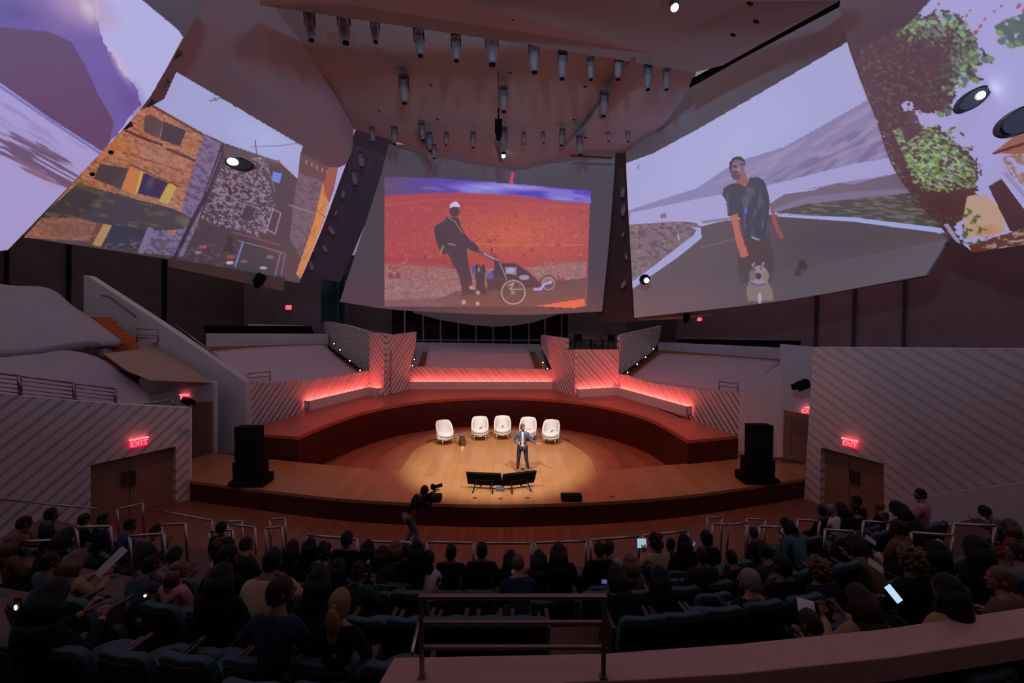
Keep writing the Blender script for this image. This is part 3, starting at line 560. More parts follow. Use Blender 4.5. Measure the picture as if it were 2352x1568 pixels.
# --- white light troughs with red LED strips
LED = mat('red_led_strip', (.9, .2, .15), .5, emit=(1, .10, .075), estr=26)
def trough(pxs, Yoff, label, plane, top_, bot_, ends=(True, True)):
    """pxs two bottom pixel ends of the box; it stands .3 m proud of the wall plane"""
    e = empty('light_trough', (0, 0, 0), label=label, cat='light trough')
    a = PV(*pxs[0], *plane); b = PV(*pxs[1], *plane); h = .46; a.z = b.z = Z2
    _d = (b-a).normalized(); _n = Vector((-_d.y, _d.x, 0)); _n = _n if _n.y > 0 else -_n; a -= _n*.40; b -= _n*.40
    d = (b-a).normalized(); n = Vector((-d.y, d.x, 0));
    if n.y < 0: n = -n
    w_ = MB().prism([a, b, b+Vector((0, 0, h)), a+Vector((0, 0, h))], n*.05)
    for q, on in ((a, ends[0]), (b-d*.05, ends[1])):
        if on: w_.prism([q, q+n*.34, q+n*.34+Vector((0, 0, h)), q+Vector((0, 0, h))], d*.05)
    w_.prism([a+n*.05, b+n*.05, b+n*.34, a+n*.34], (0, 0, .1))
    tb = w_.build('trough_box', WHITE, e, weld=True)
    A, B = a+n*.12, b+n*.12
    if plane:
        A = a+n*.30+d*.12; B = b+n*.30-d*.12
    MB().prism([A-n*.05+Vector((0, 0, .33)), B-n*.05+Vector((0, 0, .33)), B+n*.04+Vector((0, 0, .33)), A+n*.04+Vector((0, 0, .33))], (0, 0, .03)).build('led_strip', LED, tb, weld=True)
    return e
trough([(697, 953), (852, 903)], 0, 'white light trough glowing red along the left slatted wall', PLl, 0, 0)
trough([(852, 905), (881, 909)], 0, 'short white light trough glowing red at the foot of the left pillar', (F2a, F2b), 0, 0)
trough([(941, 896), (1270, 899)], 0, 'long white light trough glowing red below the rear seating bank', (C1, C2), 0, 0)
trough([(1321, 913), (1418, 903)], 0, 'white light trough glowing red at the foot of the right pillar', (D2, D3), 0, 0)
trough([(1421, 904), (1592, 965)], 0, 'white light trough glowing red along the right slatted wall', (D3, D4), 0, 0)

# --- back area: low walls, parapets, glass wall, soffit
def board(name, p, q, z0, z1, th, m, parent=None):
    p = Vector(p); q = Vector(q); d = (q-p); n = Vector((-d.y, d.x, 0)).normalized()
    if n.y < 0: n = -n
    return MB().prism([Vector((p.x, p.y, z0)), Vector((q.x, q.y, z0)), Vector((q.x, q.y, z1)), Vector((p.x, p.y, z1))], n*th).build(name, m, parent, weld=True)
def bpanel(name, Y, pts, m, th=.3, parent=None, plane=None):
    pl = plane or (Vector((-1, Y, 0)), Vector((1, Y, 0)))
    return panel(name, pv(pl, *pts), m, th, parent)
glass = mat('night_glass', (.008, .010, .012), .08)
g = bpanel('window_1', 34, [(900, 690), (1310, 690), (1310, 795), (900, 795)], glass, .08); struct(g, 'black curtain wall glazing under the central sail')
for x in (930, 972, 1012, 1053, 1093, 1133, 1174, 1215, 1252, 1290):
    MB().box((PY(x, 740, 33.85).x, 33.85, 5.2), (.11 if x != 930 else .07, .12, 4)).build('mullion', mat('mullion', (.30, .26, .28), .5) if x != 930 else mat('mullion_pale', (.6, .62, .66), .4), g)
MB().box((0, 33.8, PY(1100, 781, 33.8).z), (15, .1, .08)).build('transom', mat('mullion', (.3, .26, .28)), g)
bpanel('ceiling_lip', 31, [(940, 700), (1310, 700), (1285, 721), (1230, 739), (1180, 748), (1130, 750), (1080, 746), (1010, 734), (950, 718)], CEILM, 1.2); struct(bpy.data.objects['ceiling_lip'])
struct(bpanel('wall_behind', 35, [(780, 640), (906, 690), (906, 800), (780, 790)], WALLM, .3))
struct(bpanel('wall_behind', 33, [(1305, 690), (1380, 620), (1436, 560), (1440, 720), (1438, 780), (1424, 802), (1298, 802), (1305, 770)], WALLM, .3))
struct(bpanel('wall_rear_left', 34.5, [(560, 600), (745, 600), (745, 800), (560, 800)], WALLM, .3))
struct(bpanel('window_2', 33, [(738, 610), (790, 630), (790, 745), (738, 740)], mat('green_glass', (.01, .035, .035), .1), .1))
MB().tube(PY(776, 640, 32.7), PY(776, 745, 32.7), .05).build('mullion', mat('teal_edge', (.03, .10, .10), .3), bpy.data.objects['window_2'])
# rear centre bank back wall and seating banks under white covers
struct(bpanel('wall_rear_centre', 31.5, [(950, 786), (1240, 791), (1260, 850), (941, 850)], WHITE, .3))
def bank(label, top, bot, left, right, inv, noise=.04, m=None):
    G = coons(top, bot, left, right, 26, 14)
    o = sheet('covered_seating', G, inv, m or CLOTH, thick=.35, noise=noise)
    return tag(o, label, 'covered seating')
bank('rear centre seating bank hidden under pale dust covers', [(985, 793), (1212, 797)], [(975, 846), (1230, 851)], [(985, 793), (975, 846)], [(1212, 797), (1230, 851)], (31, 31, 28.8, 28.8))
bank('left rear seating bank hidden under a smooth white cover', [(482, 806), (620, 796), (746, 791)], [(574, 884), (700, 878), (826, 858)], [(482, 806), (574, 884)], [(746, 791), (775, 820), (826, 858)], (27, 31.5, 20.5, 26.9), 0.01)
bank('right rear seating bank hidden under a smooth white cover', [(1516, 810), (1660, 818), (1795, 829)], [(1447, 866), (1580, 885), (1702, 902)], [(1516, 810), (1447, 866)], [(1795, 829), (1702, 902)], (31, 26, 26.6, 19), 0.01)
WARM = mat('warm_edge_wood', (.60, .17, .06), .5)
def parapet(label, p1, p2, h_px, seat_px):
    (x1, y1, Y1), (x2, y2, Y2) = p1, p2
    a, b = PY(x1, y1, Y1), PY(x2, y2, Y2)
    o = panel('balcony_parapet', [a, b, PY(x2, y2+h_px[1], Y2), PY(x1, y1+h_px[0], Y1)], WHITE, .25)
    o2 = panel('wood_band', [PY(x1, y1+h_px[0], Y1-.03), PY(x2, y2+h_px[1], Y2-.03), PY(x2, y2+h_px[1]+seat_px[1], Y2-.03), PY(x1, y1+h_px[0]+seat_px[0], Y1-.03)], WARM, .2, o)
    return tag(o, label, 'parapet')
parapet('pale balcony parapet above the left rear seating bank', (474, 766, 27.5), (753, 767, 32), (30, 22), (8, 7))
parapet('pale balcony parapet above the right rear seating bank', (1512, 786, 32), (1794, 799, 26.5), (17, 26), (7, 9))
# dark balcony seating behind the parapets
def strip(label, Y1, Y2, p, m=BLACK):
    pl = (PY(p[0][0], 750, Y1), PY(p[1][0], 750, Y2)); return tag(panel('balcony_seating', pv(pl, *p), m, .4), label, 'balcony seats')
strip('dark row of seats behind the left rear balcony parapet', 28.5, 33, [(470, 748), (715, 749), (722, 768), (474, 768)])
strip('dark row of seats behind the right rear balcony parapet', 33, 27, [(1555, 779), (1848, 783), (1850, 800), (1555, 790)])
tag(panel('counter_top', pv((PY(470, 750, 29), PY(715, 750, 33.4)), (572, 744), (697, 747), (697, 752), (572, 752)), WHITE, .3), 'thin pale ledge on the dark left balcony', 'ledge')
tag(panel('counter_top', pv((PY(1555, 750, 33.4), PY(1848, 750, 27.4)), (1560, 774), (1830, 778), (1952, 783), (1952, 786), (1560, 777)), mat('ledge_grey', (.25, .2, .22), .7), .3), 'thin grey ledge on the dark right balcony', 'ledge')
# steps beside the banks with little step lights
def stairs(label, p0, p1, n, wpx, m, cat='stairs'):
    (x0, y0, Y0), (x1, y1, Y1) = p0, p1; e = empty('staircase', label=label, cat=cat)
    mb = MB()
    for i in range(n):
        t = (i+.5)/n; a = PY(x0+(x1-x0)*t, y0+(y1-y0)*t, Y0+(Y1-Y0)*t); b = PY(x0+(x1-x0)*t+wpx, y0+(y1-y0)*t, Y0+(Y1-Y0)*t)
        mb.box(((a.x+b.x)/2, a.y, a.z-.3), (abs(b.x-a.x), .45, .6))
    mb.build('steps', m, e); return e
STW = mat('stair_wood', (.24, .09, .045), .5)
stairs('dark wooden steps climbing beside the left rear bank', (834, 856, 27.1), (757, 800, 32.3), 9, -30, STW)
stairs('dark wooden steps climbing beside the right rear bank', (1433, 862, 27.0), (1502, 806, 32), 9, 28, STW)
stairs('dark wooden steps on the left of the rear centre bank', (958, 848, 28.8), (972, 805, 31), 6, 16, STW)
stairs('dark wooden steps on the right of the rear centre bank', (1250, 852, 28.8), (1228, 805, 31), 6, -14, STW)
LAMPW = mat('step_lamp_glow', (1, .8, .5), .4, emit=(1, .60, .22), estr=7)
SL = [(768, 789, 30.6, 'left rear'), (782, 803, 29.5, 'left rear'), (804, 828, 28, 'left rear'), (828, 850, 26.8, 'left rear'), (1500, 801, 30.6, 'right rear'), (1482, 820, 29.2, 'right rear'), (1463, 836, 28, 'right rear'), (1441, 855, 26.4, 'right rear'),
      (952, 825, 28.4, 'centre left'), (948, 839, 28.0, 'centre left'), (1247, 832, 27.9, 'centre right'), (1257, 846, 27.6, 'centre right'), (362, 735, 24, 'upper left')]
proto = None
cnt = {}
for x, y, Y, w_ in SL:
    k = cnt.get(w_, 0); cnt[w_] = k+1
    e = empty('step_light', PY(x, y, Y-.25), label='small warm step light on the %s stairs, %s from the top' % (w_, ORD[k]) if w_ != 'upper left' else 'single small warm lamp on the dark upper left wall', cat='step light', group='warm step lights')
    if proto is None:
        MB().lathe([(.10, 0), (.10, .04), (.07, .05)], M=Matrix.Rotation(math.pi/2, 4, 'X'), n=12).build('housing', BLACK, e)
        MB().ball((0, -.05, 0),   .042, 10).build('lens', LAMPW, e, smooth=True); proto = e
    else:
        for ch in proto.children:
            c = ch.copy(); COL.objects.link(c); c.parent = e
# side-wall of the sloping balcony rail walls
tag(panel('handrail_wall', pv((PY(192, 700, 23), PY(562, 900, 19.2)), (192, 632), (202, 634), (362, 738), (460, 805), (562, 876), (565, 985), (562, 1042), (491, 1040), (491, 880), (365, 806), (364, 788), (310, 786), (192, 722)), WHITE, .3), 'long sloping white wall beside the left staircase', 'wall')
RW1, RW2 = PY(1700, 950, 18.4), PY(1798, 900, 17.2)
struct(panel('wall_right_return', pv((RW1, RW2), (1700, 898), (1797, 832), (1798, 1050), (1693, 1050)), WHITE, .2))
struct(panel('wall_right_return', pv((PY(1798, 900, 17.2), PY(1868, 900, 17.0)), (1796, 790), (1869, 797), (1862, 950), (1850, 1060), (1795, 1050)), WHITE, .2))
# corridor door on the right + door on the left
def door(n, label, pl, pts, leafs, m=DOORM, handles=()):
    o = panel('door_%d' % n, pv(pl, *pts), m, .06); struct(o, label)
    for i, (a, b) in enumerate(zip(leafs, leafs[1:])): pass
    for h in handles:
        panel('door_handle', pv((pl[0]+Vector((0, -.06, 0)), pl[1]+Vector((0, -.06, 0))), *h), mat('handle_plate', (.08, .055, .05), .4, .6), .04, o)
    return o
door(3, 'narrow brown door in the right rear corner', (PY(1798, 900, 16.9), PY(1868, 900, 16.7)), [(1802, 942), (1816, 945), (1816, 1048), (1800, 1046)], [])
door(4, 'brown door beside the right rear corner below the exit sign', (PY(1798, 900, 16.9), PY(1868, 900, 16.7)), [(1818, 945), (1858, 952), (1852, 1062), (1817, 1049)], [])
# left rear recess
RL = (PY(440, 900, 18.8), PY(492, 900, 18.6))
struct(panel('wall_left_recess', pv(RL, (320, 868), (492, 876), (492, 1042), (440, 1052), (400, 1060), (320, 900)), WHITE, .2))
door(5, 'tall brown door in the left recess beside the stage', (RL[0]+Vector((0, -.08, 0)), RL[1]+Vector((0, -.08, 0))), [(441, 925), (486, 921), (486, 1042), (441, 1052)], [])
tag(MB().prism([PY(238, 812, 17.5), PY(362, 796, 21), PY(372, 808, 20.8), PY(491, 878, 18.7), PY(345, 872, 16.3), PY(290, 850, 16.3)], (0, 0, -.03)).build('landing_floor', mat('landing_brown', (.42, .25, .19), .7), weld=True), 'brown landing floor between the left seating banks', 'landing')
struct(panel('wall_landing', pv((PY(235, 795, 19), PY(365, 795, 21.5)), (235, 789), (364, 783), (366, 800), (238, 816)), WHITE, .2))
LS = empty('staircase', label='orange wooden staircase at the upper left', cat='stairs')
ms = MB()
for i in range(7):
    y0 = 728+i*9; x0 = 207+i*8; a = PY(x0, y0, 21-i*.25); b = PY(252+i*10, y0, 21-i*.25); ms.box(((a.x+b.x)/2, a.y, a.z-.5), (b.x-a.x, .3, 1.0))
ms.build('steps', mat('orange_stair', (.60, .13, .03), .5), LS)
# --- left front slatted wall with double door
W1, W2 = PY(403, 1100, 15.0), PY(208, 1100, 13.2)
WL = (W1, W2)
lw = panel('wall_left_slatted', pv(WL, (-60, 897), (100, 914), (300, 930), (440, 937), (441, 1172), (404, 1180), (404, 1025), (208, 1068), (208, 1240), (-60, 1300)), SFL, .5); struct(lw)
struct(panel('trim_2', pv((W1+Vector((0, -.04, 0)), W2+Vector((0, -.04, 0))), (433, 936), (441, 937), (441, 1168), (434, 1171)), WHITE, .1))
WLd = (W1+Vector((-.25, .12, 0)), W2+Vector((-.25, .12, 0)))
o = panel('door_1', pv(WLd, (203, 1055), (297, 1035), (297, 1230), (203, 1270)), DOORM, .06); struct(o, 'left leaf of the brown double door under the left exit sign')
panel('door_handle', pv((WLd[0]+Vector((.05, -.08, 0)), WLd[1]+Vector((.05, -.08, 0))), (280, 1085), (295, 1083), (295, 1116), (280, 1119)), mat('handle_plate', (.08, .055, .05), .4, .6), .04, o)
o = panel('door_2', pv(WLd, (299, 1034), (412, 1012), (412, 1190), (299, 1229)), DOORM, .06); struct(o, 'right leaf of the brown double door under the left exit sign')
panel('door_handle', pv((WLd[0]+Vector((.05, -.08, 0)), WLd[1]+Vector((.05, -.08, 0))), (299, 1082), (312, 1080), (312, 1113), (299, 1116)), mat('handle_plate', (.08, .055, .05), .4, .6), .04, o)
# --- right front slatted wall with double door
V1, V2 = PY(1885, 1100, 14.9), PY(2030, 1100, 13.3)
WR = (V1, V2)
rw = panel('wall_right_slatted', pv(WR, (1868, 797), (2100, 799), (2420, 802), (2420, 1290), (2030, 1245), (2030, 1065), (1885, 1027), (1882, 1190), (1845, 1165)), SFR, .5); struct(rw)
WRd = (V1+Vector((.25, .12, 0)), V2+Vector((.25, .12, 0)))
o = panel('door_6', pv(WRd, (1878, 1018), (1950, 1035), (1950, 1225), (1876, 1200)), DOORM, .06); struct(o, 'left leaf of the brown double door under the right exit sign')
panel('door_handle', pv((WRd[0]+Vector((-.05, -.08, 0)), WRd[1]+Vector((-.05, -.08, 0))), (1951, 1080), (1960, 1082), (1960, 1110), (1951, 1106)), mat('handle_plate', (.08, .055, .05), .4, .6), .04, o)
o = panel('door_7', pv(WRd, (1952, 1036), (2040, 1060), (2040, 1265), (1952, 1226)), DOORM, .06); struct(o, 'right leaf of the brown double door under the right exit sign')
panel('door_handle', pv((WRd[0]+Vector((-.05, -.08, 0)), WRd[1]+Vector((-.05, -.08, 0))), (1962, 1083), (1973, 1086), (1973, 1113), (1962, 1110)), mat('handle_plate', (.08, .055, .05), .4, .6), .04, o)
# lower sloping wall at the right edge above the seats
struct(panel('wall_right_low', pv((V1+Vector((-.2, -.3, 0)), V2+Vector((-.2, -.3, 0))), (2060, 1148), (2200, 1128), (2420, 1098), (2420, 1400), (2060, 1260)), WHITE, .15))
# dark upper side walls
struct(panel('wall_left_upper', pv((PY(-200, 600, 20), PY(745, 650, 45)), (-200, 450), (745, 560), (745, 800), (-200, 900)), mat('dark_side_wall', (.105, .068, .062), .9, var=.2, scale=.8), .3))
for x in (12, 155, 375):
    pl = (PY(-200, 600, 19.9), PY(745, 650, 44.9)); struct(panel('trim_3', pv(pl, (x, 480), (x+10, 480), (x+8, 780), (x-2, 780)), BLACK, .05))
struct(panel('wall_right_upper', pv((PY(1438, 700, 45), PY(2450, 700, 17)), (1438, 560), (2500, 450), (2500, 900), (1438, 830)), mat('right_side_wall', (.27, .155, .18), .9, var=.2, scale=.8), .3))
for x in (1873, 1960, 2075):
    pl = (PY(1438, 700, 44.9), PY(2450, 700, 16.9)); struct(panel('trim_4', pv(pl, (x, 600), (x+7, 600), (x+2, 800), (x-5, 800)), mat('dark_joint', (.05, .035, .035), .9), .05))
# soffit strip under the left sail and under the right sail
tag(panel('sail_soffit', pv((PY(385, 600, 18.8), PY(655, 650, 21.5)), (385, 592), (655, 638), (650, 668), (388, 612)), mat('soffit_brown', (.34, .20, .17), .8), .3), 'pale brown strip hanging under the left picture sail', 'soffit')
tag(panel('sail_soffit', pv((PY(1460, 720, 23.5), PY(1650, 700, 22)), (1460, 722), (1646, 700), (1647, 722), (1570, 732), (1465, 736)), mat('soffit_brown', (.34, .20, .17), .8), .3), 'pale brown strip hanging under the right picture sail', 'soffit')
# dark gap panels between sails
struct(panel('wall_gap_left', pv((PY(725, 500, 24.5), PY(900, 500, 26.5)), (822, 290), (912, 320), (905, 360), (782, 648), (690, 632), (690, 560)), mat('gap_panel', (.13, .10, .135), .9), .3))
struct(panel('wall_gap_right', pv((PY(1400, 500, 26.5), PY(1450, 500, 26)), (1395, 330), (1450, 330), (1462, 740), (1370, 740)), mat('gap_panel_brown', (.085, .05, .05), .9), .3))
# --- ceiling clouds
def cloud(name, pts, m, th=.25, label=None):
    P = [PY(*p) for p in pts]; o = MB().prism(P, (0, .1, th)).build(name, m, weld=True); return struct(o, label)
cloud('ceiling_upper', [(575, -120, 9), (598, 12, 13), (690, 24, 13.2), (830, 44, 13.4), (930, 60, 13.5), (1130, 76, 13.8), (1250, 108, 14), (1430, 130, 14.5), (1595, 166, 15), (1660, 150, 14.8), (1928, 2, 12), (1960, -120, 9)], CEILM)
G = coons([(560, -60), (900, 10), (1300, 80), (1425, 100)], [(815, 291), (860, 308), (1000, 352), (1180, 382), (1240, 372), (1372, 352)], [(560, -60), (640, 80), (700, 180), (760, 275), (815, 291)], [(1425, 100), (1440, 140), (1400, 230), (1372, 352)], 40, 30)
struct(sheet('ceiling_middle', G, (14.2, 15.2, 23, 23), CEILM, thick=.25, bulge=.3))
G = coons([(1425, 100), (1600, 150)], [(1280, 352), (1380, 353), (1476, 348)], [(1425, 100), (1400, 200), (1340, 300), (1280, 352)], [(1600, 150), (1590, 192), (1532, 276), (1520, 290), (1476, 348)], 24, 24)
struct(sheet('ceiling_right', G, (15.4, 15.6, 22.5, 22.5), CEILM, thick=.25))
G = coons([(1590, 180), (1760, 86), (1928, -8)], [(1582, 200), (1760, 105), (1928, 16)], [(1590, 180), (1582, 200)], [(1928, -8), (1928, 16)], 12, 3)
o = sheet('ceiling_slot', G, (15.9, 12.5, 16, 12.7), BLACK, thick=.1); struct(o, 'long black air slot beside the right sail')
for pts, Y in (([(938, 283), (978, 300), (1003, 363), (960, 322)], 20.9), ([(1127, 294), (1136, 296), (1156, 374), (1146, 366)], 20.9)):
    struct(panel('ceiling_fin', pv((Vector((-1, Y, 0)), Vector((1, Y, 0))), *pts), mat('fin_brown', (.33, .20, .16), .8), .3))
struct(panel('ceiling_fin', pv((PY(1440, 130, 14.9), PY(1370, 290, 19.6)), (1428, 126), (1450, 136), (1412, 205), (1366, 292), (1376, 262), (1402, 190)), mat('fin_brown', (.33, .20, .16), .8), .15))
tag(MB().tube(PY(1310, 357, 22.2), PY(1405, 363, 22.2), .05).build('screen_bar', mat('bar_dark', (.12, .07, .075), .6)), 'thin dark bar under the ceiling at the top of the central sail', 'bar')
# ------------------------------------------------------------------ left covered banks + rails
bank('upper left seating bank hidden under a crumpled white dust cover', [(-40, 652), (104, 664), (170, 705), (236, 745)], [(-40, 805), (100, 803), (205, 790), (236, 800)], [(-40, 652), (-40, 805)], [(236, 745), (284, 786), (236, 800)], (19, 21, 16, 18.5), .12, CLOTHN)
bank('lower left seating bank hidden under a crumpled white dust cover', [(-40, 818), (80, 814), (205, 812), (300, 868), (345, 905)], [(-40, 925), (100, 928), (250, 932), (342, 934)], [(-40, 818), (-40, 925)], [(345, 905), (347, 918), (342, 934)], (16, 17, 12.6, 15.6), .10, CLOTHN)
def rail(label, pts, r=.022, posts=None, h=.95, mids=(), m=None, group=None, cat='railing', pr=None):
    """pts: (px, py, Y) of the top bar; posts: list of pixel x where posts stand"""
    m = m or STEEL; P = [PY(*p) for p in pts]; base = P[0].copy(); e = empty('railing', (base.x, base.y, base.z-h), label=label, cat=cat, group=group)
    L = lambda v: v-Vector((base.x, base.y, base.z-h))
    MB().path([L(p) for p in P], r, 10).build('top_bar', m, e, smooth=True)
    for dz in mids: MB().path([L(p)-Vector((0, 0, dz)) for p in P], r*.8 if len(mids) < 3 else r*.55, 8).build('mid_bar', m, e, smooth=True)
    for q in (P if posts is None else posts):
        q = q if isinstance(q, Vector) else None
        if q is None: continue
        MB().tube(L(q), L(q)-Vector((0, 0, h)), pr or r, n=8).build('post', m, e, smooth=True)
    return e
def lerp(a, b, t): return a+(b-a)*t
rail('bronze balcony railing in front of the lower left covered bank', [(-60, 850, 11.6), (44, 863, 12.2), (169, 880, 13.3), (264, 893, 14.2)], .028, h=.52, mids=(.12, .24, .36, .47), m=BRONZE, posts=[PY(44, 863, 12.2), PY(169, 880, 13.3), PY(264, 893, 14.2)], pr=.045)
rail('small grey railing at the foot of the orange stairs', [(313, 755, 19.5), (362, 756, 19.5)], .03, h=.55, mids=(.25, .38), m=BRONZE)
rail('small grey railing on top of the left slatted wall', [(569, 858, 19.8), (620, 853, 20.4)], .025, h=.42, mids=(.2,), m=BRONZE)
rail('small grey railing on top of the right slatted wall', [(1652, 876, 19.4), (1695, 881, 18.8)], .025, h=.36, mids=(.18,), m=BRONZE)
rail('thin dark handrail fixed on the sloping white wall', [(234, 679, 22.1), (250, 680, 21.9), (312, 727, 21.3)], .03, h=.05, m=mat('rail_dark', (.12, .08, .08), .5), posts=[])
rail('thin light rail on top of the corner wall beside the left stage recess', [(330, 927, 15.2), (396, 917, 15.8)], .025, h=.3, m=STEEL)
rail('grey stair railing behind the sloping white wall', [(404, 746, 23.6), (480, 804, 22), (556, 868, 20)], .035, h=.1, mids=(.2, .4), m=STEEL, posts=[])
# guard rails in front of the stage floor, on the edge of the audience platform
GR = 'steel guard rails between the audience and the stage'
def zt(px, py, z): return (px, py, PZ(px, py, z).y)
gl = [((705, 1228), (820, 1238), 'leftmost front guard rail, standing before the kneeling cameraman'), ((838, 1242), (942, 1246), 'front guard rail just left of the cameraman'),
      ((982, 1244), (1087, 1247), 'front guard rail just right of the cameraman'), ((1108, 1247), (1220, 1247), 'front guard rail straight below the twin monitors'),
      ((1230, 1246), (1346, 1242), 'front guard rail right of the twin monitors'), ((1357, 1240), (1468, 1231), 'front guard rail left of the glowing tablet'), ((1477, 1230), (1579, 1219), 'rightmost front guard rail behind the glowing tablet')]
for a, b, l in gl: rail('steel '+l, [zt(*a, 2.0), zt(*b, 2.0)], .028, h=1.0, group=GR)
AR = 'short steel aisle rails'
for a, b, z, h, l in [((18, 1246), (134, 1240), 2.75, .95, 'tall rail nearest the left edge of the picture'), ((176, 1211), (254, 1208), 2.5, .9, 'rail behind the left foreground listeners'),
                      ((298, 1231), (376, 1225), 2.5, .95, 'rail left of the open laptop pages'), ((371, 1205), (426, 1202), 2.2, .95, 'rail right of the bent dark haired listener'), ((481, 1220), (534, 1216), 2.2, .9, 'rail in front of the standing usher'),
                      ((514, 1198), (556, 1196), 1.6, 1.6, 'rail behind the standing usher'), ((525, 1203), (586, 1211), 1.6, 1.6, 'rail right of the standing usher'), ((610, 1213), (648, 1209), 1.5, 1.5, 'near rail of the pair by the left stage front'),
                      ((620, 1192), (655, 1190), 1.2, 1.2, 'far rail of the pair by the left stage front'), ((1625, 1187), (1658, 1188), 1.2, 1.2, 'faint rail furthest back by the right stage front'), ((1637, 1202), (1672, 1205), 1.5, 1.5, 'left half of the bent rail on the right floor'),
                      ((1672, 1205), (1718, 1200), 1.5, 1.5, 'right half of the bent rail on the right floor'), ((1715, 1191), (1757, 1193), 1.5, 1.5, 'low rail right of the bent rail'), ((1745, 1208), (1795, 1211), 2.2, .9, 'rail before the right side block'),
                      ((1832, 1193), (1882, 1196), 2.2, .9, 'rail behind the bright haired listener'), ((1895, 1216), (1962, 1220), 2.5, .9, 'rail above the white sleeve'), ((1983, 1197), (2040, 1200), 2.4, .9, 'rail below the hunched black jacket'),
                      ((2093, 1223), (2188, 1229), 2.7, .95, 'wide rail in the middle of the right block'), ((2190, 1203), (2285, 1207), 2.7, .95, 'wide rail nearest the right edge of the picture')]:
    rail('steel aisle '+l, [zt(*a, z), zt(*b, z)], .026, h=h, group=AR)
rail('long low handrail running down to the floor at the left', [zt(327, 1165, 1.1), zt(487, 1195, 1.1)], .025, h=.9)
rail('steel rail climbing beside the left double door', [zt(270, 1169, 1.3), zt(328, 1155, 1.3)], .025, h=.9)
rail('wall handrail below the left slatted wall', [zt(-20, 1145, 1.6), zt(225, 1168, 1.25)], .025, h=.9, posts=[])
rail('thin sloping handrail at the left end of the brown ledge', [zt(962, 1430, 3.4), zt(946, 1500, 3.4)], .018, h=.5, posts=[])

# ------------------------------------------------------------------ foreground ledge and its railing
ZL = 3.6
led = MB().prism([PZ(840, 1610, ZL), PZ(870, 1568, ZL), PZ(905, 1509, ZL), PZ(1380, 1500, ZL), PZ(1700, 1477, ZL), PZ(2040, 1442, ZL), PZ(2500, 1372, ZL), PZ(2500, 1440, ZL), PZ(2352, 1463, ZL), PZ(2060, 1508, ZL), PZ(1700, 1546, ZL), PZ(1470, 1560, ZL), PZ(1300, 1566, ZL), PZ(1200, 1610, ZL)], (0, 0, -.22)).build('parapet_ledge', LEDGEM, weld=True, bevel=.01)
tag(led, 'broad brown wooden ledge crossing the bottom right of the picture', 'ledge')
ld = MB(); ldp = [PZ(x, y, ZL) for x, y in ((905, 1509), (1380, 1500), (1700, 1477), (2040, 1442), (2500, 1372))]
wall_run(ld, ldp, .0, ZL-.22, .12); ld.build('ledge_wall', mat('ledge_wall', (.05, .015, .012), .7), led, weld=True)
tag(MB().prism([PZ(1150, 1700, 2.76), PZ(1180, 1540, 2.76), PZ(2700, 1400, 2.76), PZ(2900, 1750, 2.76)], (0, 0, -.1)).build('lower_aisle', mat('aisle_floor_shade', (.025, .014, .016), .95), weld=True), 'shaded dark aisle floor below the brown ledge at the lower right', 'aisle')  # near-black floor colour stands in for the unlit space under the ledge
Yr = PZ(1380, 1555, ZL).y; T = [PY(967, 1370, Yr), PY(1388, 1371, Yr)]
e = empty('railing', (T[0].x, T[0].y, ZL), label='large three bar bronze railing on the brown ledge in the foreground', cat='railing')
hh = T[0].z-ZL; Wd = T[1].x-T[0].x
MB().box((Wd/2, 0, hh), (Wd+.04, .045, .032)).build('top_bar', BRONZE, e, bevel=.005)
for dz in (.215, .42): MB().box((Wd/2, 0, hh-dz), (Wd, .03, .03)).build('mid_bar', BRONZE, e, bevel=.004)
for x in (0, Wd):
    MB().box((x, 0, hh/2), (.036, .036, hh)).build('post', BRONZE, e, bevel=.004)
    MB().box((x, 0, .01), (.06, .06, .02)).build('base_plate', BRONZE, e)

# ------------------------------------------------------------------ ceiling spotlights
def fixture():
    e = empty('ceiling_spotlight'); 
    MB().box((0, 0, -.05), (.34, .30, .10)).build('mounting_plate', LAMPD, e, bevel=.01)
    MB().box((-.17, 0, -.34), (.03, .05, .5)).box((.17, 0, -.34), (.03, .05, .5)).box((0, 0, -.12), (.37, .06, .04)).build('yoke', LAMPD, e)
    MB().lathe([(.10, -.18), (.15, -.24), (.155, -.36), (.155, -.40)], n=14).build('lamp_base', mat('lamp_band', (.24, .20, .23), .5), e, smooth=True)
    bdy = MB().lathe([(.15, -.40), (.16, -.55), (.155, -.80), (.11, -.98), (.085, -1.06)], n=14).build('body', LAMPB, e, smooth=True)
    MB().lathe([(.088, -1.05), (.092, -1.12), (.075, -1.13)], n=14).build('lens_ring', BLACK, bdy)
    return e
fx = fixture(); used = False
def place_fix(px, py0, py1, Y, label, group, tilt=0, roll=0, hgt=1.13, grow=1):
    global used
    o = fx if not used else copy_tree(fx); used = True
    a = PY(px, py0, Y); b = PY(px, py1, Y); s = (a.z-b.z)/hgt*grow
    o.location = a; o.scale = (s*1.12, s*1.12, s); o.rotation_euler = (tilt, roll, 0); tag(o, label, 'spotlight', group); return o
UP = [(709, 20, 92), (786, 10, 98), (861, 33, 96), (960, 57, 128), (1047, 72, 139), (1129, 60, 148), (1225, 95, 166), (1292, 117, 181), (1356, 133, 183), (1421, 124, 182), (1488, 148, 206), (1531, 158, 206)]
for i, (x, a, b) in enumerate(UP): place_fix(x, a, b, 13.4+1.5*max(0, (x-700)/800), '%s spotlight from the left in the upper row on the ceiling' % ORD[i].capitalize(), 'upper row of ceiling spotlights', .1, random.uniform(-.06, .06))
for i, (x, a, b) in enumerate([(927, 172, 237), (1157, 198, 257), (1388, 210, 267)]): place_fix(x, a, b, 17.5, ['left', 'centre', 'right'][i]+' spotlight of the three spread across the middle of the ceiling', 'middle ceiling spotlights', .1)
